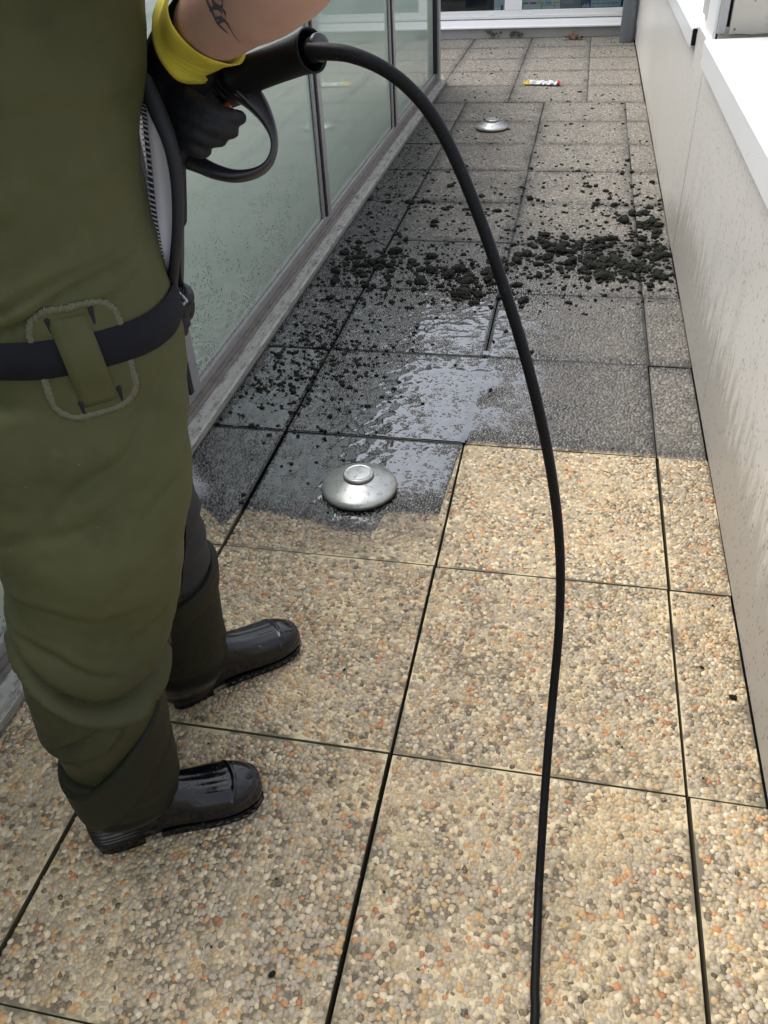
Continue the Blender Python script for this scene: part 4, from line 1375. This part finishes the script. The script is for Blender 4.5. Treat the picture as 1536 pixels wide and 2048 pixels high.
def gp(mb, name, mat, parent=None, smooth=True):
    o = mb.build(name, mat, None, None, smooth)
    o.parent = parent or gun
    o.matrix_parent_inverse = GI if parent is None else Matrix()
    return o
# body of the gun from the lance to the grip
mb = MB()
bp = spline([(-0.2347, 0.0105, 1.1891), (-0.2240, 0.0212, 1.2156), (-0.2102, 0.0422, 1.2375), (-0.1889, 0.0646, 1.2591), (-0.1568, 0.0745, 1.2696)], 6)
mb.tube(bp, np.interp(np.arange(len(bp)), [0, 8, 16, 24], [.017, .028, .036, .030]), 24, flat=np.interp(np.arange(len(bp)), [0, 8, 16, 24], [.017, .022, .026, .026]), wdir=tuple(np.array(up) * .5 + np.array(rt) * .8))
gb = gp(mb, 'gun_body', M_PLAST)
# raised edge ridge of the shell
mb = MB().tube(spline([(-0.1736, 0.0413, 1.2871), (-0.1576, 0.0338, 1.2761), (-0.1424, 0.0273, 1.2633), (-0.1312, 0.0275, 1.2519)], 5), .0035, 8)
gp(mb, 'shell_ridge', M_PLAST2, gb)
# grip end: flared rubber sleeve the hose comes out of
a0, a1 = np.array((-0.1504, 0.0474, 1.2746)), np.array((-0.0267, -0.0131, 1.3158))
ax = (a1 - a0) / np.linalg.norm(a1 - a0); L_ = np.linalg.norm(a1 - a0)
u1 = np.cross(ax, np.array(fw)); u1 /= np.linalg.norm(u1); v1 = np.cross(ax, u1)
def axial(prof, seg=40):
    return [[a0 + ax * s * L_ + u1 * r * math.cos(t) + v1 * r * math.sin(t) for t in np.linspace(0, 2 * math.pi, seg, endpoint=False)] for s, r in prof]
mb = MB().rings(axial([(-.10, .020), (-.04, .0215), (.0, .0225), (.015, .0240), (.05, .0240), (.07, .0218), (.3, .0210), (.55, .0208), (.78, .0212), (.90, .0226), (.925, .0240), (.95, .0240), (.955, .0225), (.90, .0210), (.6, .0190), (.5, .004)]))
gr = gp(mb, 'grip_sleeve', M_PLAST)
mb = MB().rings(axial([(.70, .0110), (.93, .0120), (.945, .0135), (.99, .0138), (1.005, .0138), (1.015, .0150), (1.05, .0150), (1.06, .0135), (1.06, .009)]))
gp(mb, 'hose_collar', M_PLAST2, gr)
# looped trigger guard: a broad band that narrows round the outer bend
gpts = [(-0.1759, 0.0580, 1.2875), (-0.1524, 0.0443, 1.2713), (-0.1294, 0.0369, 1.2551), (-0.1135, 0.0317, 1.2355), (-0.1041, 0.0250, 1.2161), (-0.1029, 0.0180, 1.1988), (-0.1111, 0.0098, 1.1829), (-0.1288, 0.0047, 1.1738), (-0.1542, 0.0027, 1.1710), (-0.1819, 0.0060, 1.1754), (-0.2070, 0.0126, 1.1832), (-0.2271, 0.0182, 1.1883), (-0.2407, 0.0200, 1.1865)]
wid = [.017, .0155, .0120, .0080, .0048, .0032, .0032, .0042, .0058, .0075, .0090, .0105, .0120]
S = spline([tuple(p) + (w_,) for p, w_ in zip(gpts, wid)], 7)
mb = MB(); rows = []
for i, q in enumerate(S):
    p = q[:3]; t = S[min(i + 1, len(S) - 1)][:3] - S[max(i - 1, 0)][:3]; t /= np.linalg.norm(t)
    ip = np.cross(t, np.array(fw)); ip /= np.linalg.norm(ip)
    dp = np.cross(ip, t)
    k = i / (len(S) - 1)
    hw_, hd = q[3] * 1.2, .0095
    ring = []
    for a in np.linspace(0, 2 * math.pi, 20, endpoint=False):
        ca, sa = math.cos(a), math.sin(a)
        ring.append(p + ip * (hw_ * math.copysign(abs(ca) ** .6, ca)) + dp * (hd * math.copysign(abs(sa) ** .6, sa)))
    rows.append(ring)
mb.rings(rows)
gp(mb, 'trigger_guard', M_PLAST2, None)
mb = MB().tube(spline([(-0.1977, 0.0230, 1.2341), (-0.1761, 0.0132, 1.2398), (-0.1626, 0.0191, 1.2430), (-0.1630, 0.0341, 1.2455)], 5), .0055, 10)
gp(mb, 'trigger', M_TRIG)
# lance down to the slabs in front of the person
lp = [(-0.2371, 0.0153, 1.1878), (-0.2682, 0.0553, 1.1087), (-0.3195, 0.1206, 0.9941), (-0.3739, 0.1841, 0.8784), (-0.5180, 0.3622, 0.6073)]
ls = spline(lp, 6)
gp(MB().tube(ls[:8], .0125, 16), 'lance_sleeve', M_PLAST)
gp(MB().tube(ls[7:], .0085, 14), 'lance', M_PLAST2)
tip = ls[-1]; tdir = (ls[-1] - ls[-4]); tdir /= np.linalg.norm(tdir)
gp(MB().tube([tip - tdir * .01, tip + tdir * .07], .013, 16), 'nozzle', M_PLAST)

# water leaving the nozzle and bursting on the slab
hit = np.array((-0.7657, 0.8085, 0.0000))
M_SPRAY = None
def spray_mat():
    n = NT('spray droplets')
    n.p(Base_Color=(.85, .87, .9), Roughness=.15, Transmission_Weight=.35, IOR=1.33)
    return n.m
r = np.random.default_rng(5)
V = []; T = []
def drop(p, s):
    k = len(V)
    for d_ in ((1, 0, 0), (0, 1, 0), (-1, 0, 0), (0, -1, 0), (0, 0, 1), (0, 0, -1)): V.append(p + np.array(d_) * s)
    for f_ in ((0, 1, 4), (1, 2, 4), (2, 3, 4), (3, 0, 4), (1, 0, 5), (2, 1, 5), (3, 2, 5), (0, 3, 5)): T.append([k + i for i in f_])
s0 = tip + tdir * .07
for i in range(2200):
    t = r.random() ** .7
    p = s0 + (hit - s0) * t + r.normal(0, 1, 3) * .016 * t
    drop(p, r.uniform(.0004, .0011))
for i in range(5200):
    q = np.abs(r.normal(0, 1)) * .026
    a = r.random() * 2 * math.pi
    p = hit + np.array([math.cos(a) * q, math.sin(a) * q, abs(r.normal(0, .028)) * math.exp(-q * 12) + .002])
    drop(p, r.uniform(.0004, .0014))
sp = link('water_spray', tri_mesh('water_spray', V, T), spray_mat())
tag(sp, 'white burst of water spray hitting the slab beside the knee of the waders', 'water spray', kind='stuff')

HP = [(-0.0310, -0.0212, 1.3152), (-0.0124, -0.0296, 1.3153), (0.0164, -0.0315, 1.3122), (0.0488, -0.0274, 1.2992), (0.0794, -0.0191, 1.2757), (0.1071, -0.0085, 1.2397), (0.1329, -0.0073, 1.1925), (0.1607, -0.0149, 1.1337), (0.1903, -0.0211, 1.0599), (0.2209, -0.0279, 0.9767), (0.2483, -0.0292, 0.8851),
      (0.2735, -0.0146, 0.7734), (0.2944, 0.0063, 0.6464), (0.3080, 0.0153, 0.5230), (0.3147, 0.0019, 0.4065), (0.3157, -0.0344, 0.3037), (0.3158, -0.0939, 0.2096), (0.3181, -0.1735, 0.1127), (0.3211, -0.2486, 0.0260)]
gend = [(0.3235, -0.3338, 0.0000), (0.3252, -0.4157, 0.0000), (0.3275, -0.4905, 0.0000)]
HR = .0077
gend = [(a, b, HR) for a, b, c in gend] + [(.31, -.75, HR), (.22, -1.1, HR), (.05, -1.6, HR), (.1, -2.4, HR)]
hs_ = spline(HP + gend, 12)
hrad = HR * (1 + .25 * np.clip(1 - np.arange(len(hs_)) / 40, 0, 1))
hm = MB().tube(hs_, hrad, 20).mesh('pressure_hose', True)
uvl = hm.uv_layers.new(name='UVMap')
arc = np.concatenate([[0], np.cumsum(np.linalg.norm(np.diff(hs_, axis=0), axis=1))])
for lp in hm.loops:
    vi = lp.vertex_index
    uvl.data[lp.index].uv = (arc[min(max(vi // 20 - 3, 0), len(arc) - 1)], (vi % 20) / 20)
hose = link('pressure_hose', hm, M_HOSE)
tag(hose, 'long black rubber hose arching from the spray gun down onto the clean slabs', 'hose')

# ================================================================ MOSS AND LITTER
def moss_mat():
    n = NT('dark moss')
    c = n.mix(n.noise(60, 4, .7), (.004, .005, .003), (.014, .0165, .010))
    c = n.mix(n.mul(n.step(n.noise(140, 3), .55, .75), .5), c, (.028, .030, .019))
    n.p(Base_Color=c, Roughness=.75, Specular_IOR_Level=.3)
    n.bump(n.noise(330, 4, .7), .8, .004)
    return n.m
M_MOSS = moss_mat()
import bmesh
def clump(seed, sub=3):
    """ragged lump of torn moss about 1 unit across"""
    r = random.Random(seed)
    bm = bmesh.new()
    n = r.randint(2, 4)
    for k in range(n):
        s = r.uniform(.22, .42)
        mt = Matrix.Translation((r.uniform(-.28, .28) * (k > 0), r.uniform(-.28, .28) * (k > 0), s * .45)) @ Matrix.Diagonal((s, s * r.uniform(.7, 1), s * r.uniform(.5, .8), 1))
        bmesh.ops.create_icosphere(bm, subdivisions=sub, radius=1, matrix=mt)
    for v in bm.verts:
        p = v.co * 6 + Vector((seed * 3.7, 0, 0))
        v.co += v.co.normalized() * (.16 * mnoise.fractal(p * 1.6, .7, 2.1, 4)) + Vector((mnoise.noise(p * 2.3), mnoise.noise(p * 2.3 + Vector((9, 0, 0))), mnoise.noise(p * 2.3 + Vector((0, 9, 0))))) * .085
        v.co.z = max(v.co.z, -.02)
    me = bpy.data.meshes.new('moss_clump')
    bm.to_mesh(me); bm.free()
    for p in me.polygons: p.use_smooth = True
    me.materials.append(M_MOSS)
    return me
CL = [clump(s, 3) for s in range(12)]
r = np.random.default_rng(21)
def moss(x, y, s, label=None, group=None, fz=None):
    o = bpy.data.objects.new('moss_clump', CL[r.integers(len(CL))])
    COL.objects.link(o)
    o.location = (x, y, -.0008)
    o.rotation_euler = (0, 0, r.uniform(0, 6.28))
    o.scale = (s, s * r.uniform(.7, 1.0), s * (fz or r.uniform(.6, .95)))
    tag(o, label or 'dark lump of torn moss among the many lying across the wet and dirty slabs', 'moss clump', group or 'moss clumps scattered over the uncleaned slabs')
    return o
# (x, y, spread x, spread y, count, size)
BANDS = [(.56, 2.64, .12, .07, 26, .050), (.40, 2.72, .12, .09, 24, .048), (.22, 2.95, .12, .10, 26, .046), (.45, 2.98, .14, .10, 20, .044), (.66, 3.08, .06, .22, 16, .046), (.62, 3.42, .08, .16, 16, .042),
         (.68, 2.78, .05, .15, 8, .044), (-.03, 2.60, .10, .12, 16, .042), (-.22, 2.50, .12, .12, 18, .046), (-.45, 2.62, .14, .14, 22, .046), (-.70, 2.62, .10, .16, 22, .046), (-.16, 2.36, .05, .05, 6, .050),
         (.1, 3.4, .30, .30, 20, .032), (-.5, 3.3, .22, .35, 18, .036), (.45, 3.8, .2, .3, 14, .030), (-.55, 3.9, .2, .3, 8, .026), (.35, 4.4, .25, .4, 7, .026)]
ZONES = {'wall': ('dark moss lump in the thick drift lying against the parapet', 'moss lumps drifted against the parapet'),
         'sill': ('dark moss lump in the wet drift lying between the hose and the glazed screen', 'moss lumps between hose and glazed screen'),
         'far': ('dark moss lump lying loosely on the drier slabs beyond the thick drifts', 'loose moss lumps beyond the drifts'),
         'pool': ('single small moss lump lying on the wet slabs around the puddle', 'single moss lumps by the puddle')}
pts = []
for x, y, sx, sy, c, s in BANDS:
    for i in range(c):
        px, py = r.normal(x, sx), r.normal(y, sy)
        if -.83 < px < .72 and py > 1.35:
            zn = 'far' if y > 3.25 and s < .04 else ('wall' if x > .05 else 'sill')
            pts.append((px, py, s * r.uniform(.55, 1.45), zn))
for x, y, s in [(-.30, 2.02, .022), (-.37, 2.20, .024), (.06, 2.02, .020), (.30, 2.31, .030), (.02, 1.93, .018), (.17, 1.85, .020), (.05, 1.55, .020), (-.02, 2.24, .025), (.44, 2.40, .026), (-.10, 1.72, .016)]:
    pts.append((x, y, s, 'pool'))
for x, y, s, zn in pts[:300]:
    moss(x, y, s * 1.12, *ZONES[zn])
for (x, y, s, lb) in [(-.111, -.473, .017, 'small black moss crumb on the clean slab in front of the near boot'),
                      (.716, .268, .020, 'black moss crumb on the narrow slab strip close against the wall panel'),
                      (.657, .346, .011, 'tiny black moss crumb in the middle of the narrow slab strip'),
                      (-.153, .206, .010, 'tiny black moss crumb on the clean slab off the toe of the far boot'),
                      (.262, 6.33, .040, 'flat brown moss scrap lying alone just in front of the crumpled wrapper')]:
    moss(x, y, s, lb, 'stray moss crumbs on bare slabs')
# fine crumbs, uncountable
V = []; T = []
ico = bmesh.new(); bmesh.ops.create_icosphere(ico, subdivisions=1, radius=1)
iv = np.array([v.co[:] for v in ico.verts]); it = np.array([[v.index for v in f.verts] for f in ico.faces]); ico.free()
def crumbs(xs, ys, ss, flat=.6):
    for x, y, s in zip(xs, ys, ss):
        k = len(V) * len(iv)
        q = iv * (1 + r.normal(0, .22, (len(iv), 1))) * np.array([s, s * r.uniform(.6, 1), s * flat]) + np.array([x, y, s * flat * .5 - .001])
        a = r.uniform(0, 6.28)
        V.append(q); T.append(it + k)
for x, y, sx, sy, c, s in BANDS:
    n = c * 6
    crumbs(r.normal(x, sx * 1.25, n), r.normal(y, sy * 1.3, n), np.abs(r.normal(.0055, .0035, n)) + .0018)
n = 900
crumbs(r.uniform(-.84, .72, n), 2.2 + r.exponential(1.3, n), np.abs(r.normal(.003, .003, n)) + .0012)
n = 260
crumbs(r.uniform(-.84, .73, n), r.uniform(4.5, 8.8, n), np.abs(r.normal(.004, .004, n)) + .0015, .4)
n = 800     # algae sludge on the left beside the sill
crumbs(np.clip(r.normal(-.58, .14, n), -.85, .0), r.normal(1.75, .28, n), np.abs(r.normal(.004, .003, n)) + .0015, .55)
crumbs(np.clip(r.normal(-.76, .06, n // 2), -.853, .0), r.uniform(1.2, 5.2, n // 2), np.abs(r.normal(.004, .003, n // 2)) + .0015, .55)
n = 60
crumbs(r.uniform(-.6, .72, n), r.uniform(-.6, 1.2, n), r.uniform(.0012, .0030, n))
VV = np.concatenate(V); TT = np.concatenate(T)
ok = (VV[:, 0] > -.856) & (VV[:, 0] < .745)
TT = TT[ok[TT].all(1)]
cr = link('moss_crumbs', tri_mesh('moss_crumbs', VV, TT, True), M_MOSS)
tag(cr, 'fine dark moss crumbs and sludge strewn over the uncleaned slabs', 'moss crumbs', kind='stuff')

# crumpled wrapper
M_FOIL = simple('white wrapper film', (.78, .79, .80), .35)
M_YEL, M_RED = simple('yellow wrapper print', (.72, .50, .03), .4), simple('red wrapper print', (.60, .03, .03), .4)
wr = empty('crumpled_wrapper', (-.05, 6.6, 0), 'crumpled white snack wrapper with yellow and red ends on the far slabs', 'wrapper')
def wrap(u0, u1, name, mat):
    nu, nv = 16, 10; V = []; Fc = []
    for i in range(nu + 1):
        u = u0 + (u1 - u0) * i / nu
        for j in range(nv + 1):
            v = j / nv
            x = -.15 + .30 * u
            y = .06 * (1 - u) - .025 + (v - .5) * (.085 - .02 * abs(math.sin(u * 9)))
            zz = .010 + .042 * abs(mnoise.noise(Vector((u * 7, v * 3.5, 2.2)))) + .018 * math.sin(math.pi * v) * (.5 + .5 * math.sin(u * 11)) * math.sin(math.pi * min(1, u * 1.1 + .02))
            V.append((x, y, zz + .002 * mnoise.noise(Vector((u * 40, v * 20, 1)))))
    for i in range(nu):
        for j in range(nv):
            a = i * (nv + 1) + j
            Fc.append((a, a + nv + 1, a + nv + 2, a + 1))
    o = MB().raw(V, Fc).build(name, mat, wr)
    sol = o.modifiers.new('thickness', 'SOLIDIFY'); sol.thickness = .0012
wrap(.16, .90, 'film', M_FOIL); wrap(.0, .155, 'yellow_end', M_YEL); wrap(.905, 1.0, 'red_end', M_RED)

# dry leaf
M_LEAF = simple('dry brown leaf', (.16, .085, .045), .7, nscale=40, namp=.4)
lf = empty('dry_leaf', (.14, 8.76, 0), 'curled dry brown leaf lying by the plinth of the windows', 'leaf')
def lobe(a, ln, w, cu):
    V = []; Fc = []; n = 10
    for i in range(n + 1):
        t = i / n
        ww = w * math.sin(math.pi * min(1, t * .9 + .06)) ** .8
        for s in (-1, -.5, 0, .5, 1):
            x = ln * t; y = ww * s
            zz = .012 + cu * t * t + .016 * abs(s) * math.sin(math.pi * t) + .006 * math.sin(t * 17 + s * 3)
            V.append((x * math.cos(a) - y * math.sin(a), x * math.sin(a) + y * math.cos(a), max(.003, zz)))
    for i in range(n):
        for j in range(4):
            p = i * 5 + j; Fc.append((p, p + 1, p + 6, p + 5))
    return V, Fc
mb = MB()
for a, ln, w, cu in ((.15, .14, .030, .01), (2.9, .11, .028, .02), (1.5, .07, .024, .06), (.9, .08, .022, .03), (2.2, .08, .022, .03)):
    mb.raw(*lobe(a, ln, w, cu))
o = mb.build('blade', M_LEAF, lf); sol = o.modifiers.new('thickness', 'SOLIDIFY'); sol.thickness = .0012
MB().tube([(-.01, -.005, .012), (-.05, -.03, .008), (-.09, -.03, .004)], .002, 6).build('stalk', M_LEAF, lf)

# little weeds at the foot of the plinth
M_WEED = simple('grey green weed', (.085, .088, .065), .8, nscale=30, namp=.4)
def weed(x, label, n, h):
    t = empty('weed_tuft', (x, 8.945, 0), label, 'weed')
    mb = MB(); st = MB()
    for i in range(n):
        a = random.uniform(-1.2, 1.2); hh = h * random.uniform(.5, 1); x0 = random.uniform(-.06, .06)
        pts = [(x0, -.004, 0), (x0 + .3 * a * hh, -.012, hh * .5), (x0 + .7 * a * hh, -.02, hh)]
        st.tube(pts, .0014, 5)
        for k in range(5):
            f = random.uniform(.35, 1); p = np.array(pts[1]) * (1 - f) + np.array(pts[2]) * f
            d_ = np.array([random.uniform(-1, 1), random.uniform(-.6, .1), random.uniform(-.3, .8)]); d_ /= np.linalg.norm(d_)
            mb.tube([p, p + d_ * .012, p + d_ * .022], [.003, .0055, .002], 6)
    mb.build('leaves', M_WEED, t); st.build('stems', M_WEED, t)
weed(-.66, 'smaller grey weed tuft at the foot of the plinth, nearer the glazed screen', 9, .075)
weed(-.46, 'broader grey weed tuft at the foot of the plinth, nearer the downpipe', 13, .070)
# pale chip by the sill
chip = MB().raw([(-.03, -.012, 0), (.03, -.016, 0), (.036, .01, 0), (-.02, .016, 0), (-.026, -.009, .009), (.026, -.012, .011), (.03, .007, .010), (-.017, .012, .008)],
                [(0, 1, 5, 4), (1, 2, 6, 5), (2, 3, 7, 6), (3, 0, 4, 7), (4, 5, 6, 7), (3, 2, 1, 0)]).build('mortar_chip', simple('tan chip', (.45, .36, .26), .8), None, (-.80, 5.55, 0))
tag(chip, 'small tan mortar chip lying against the sill behind the hose', 'chip')
bpy.context.view_layer.update()
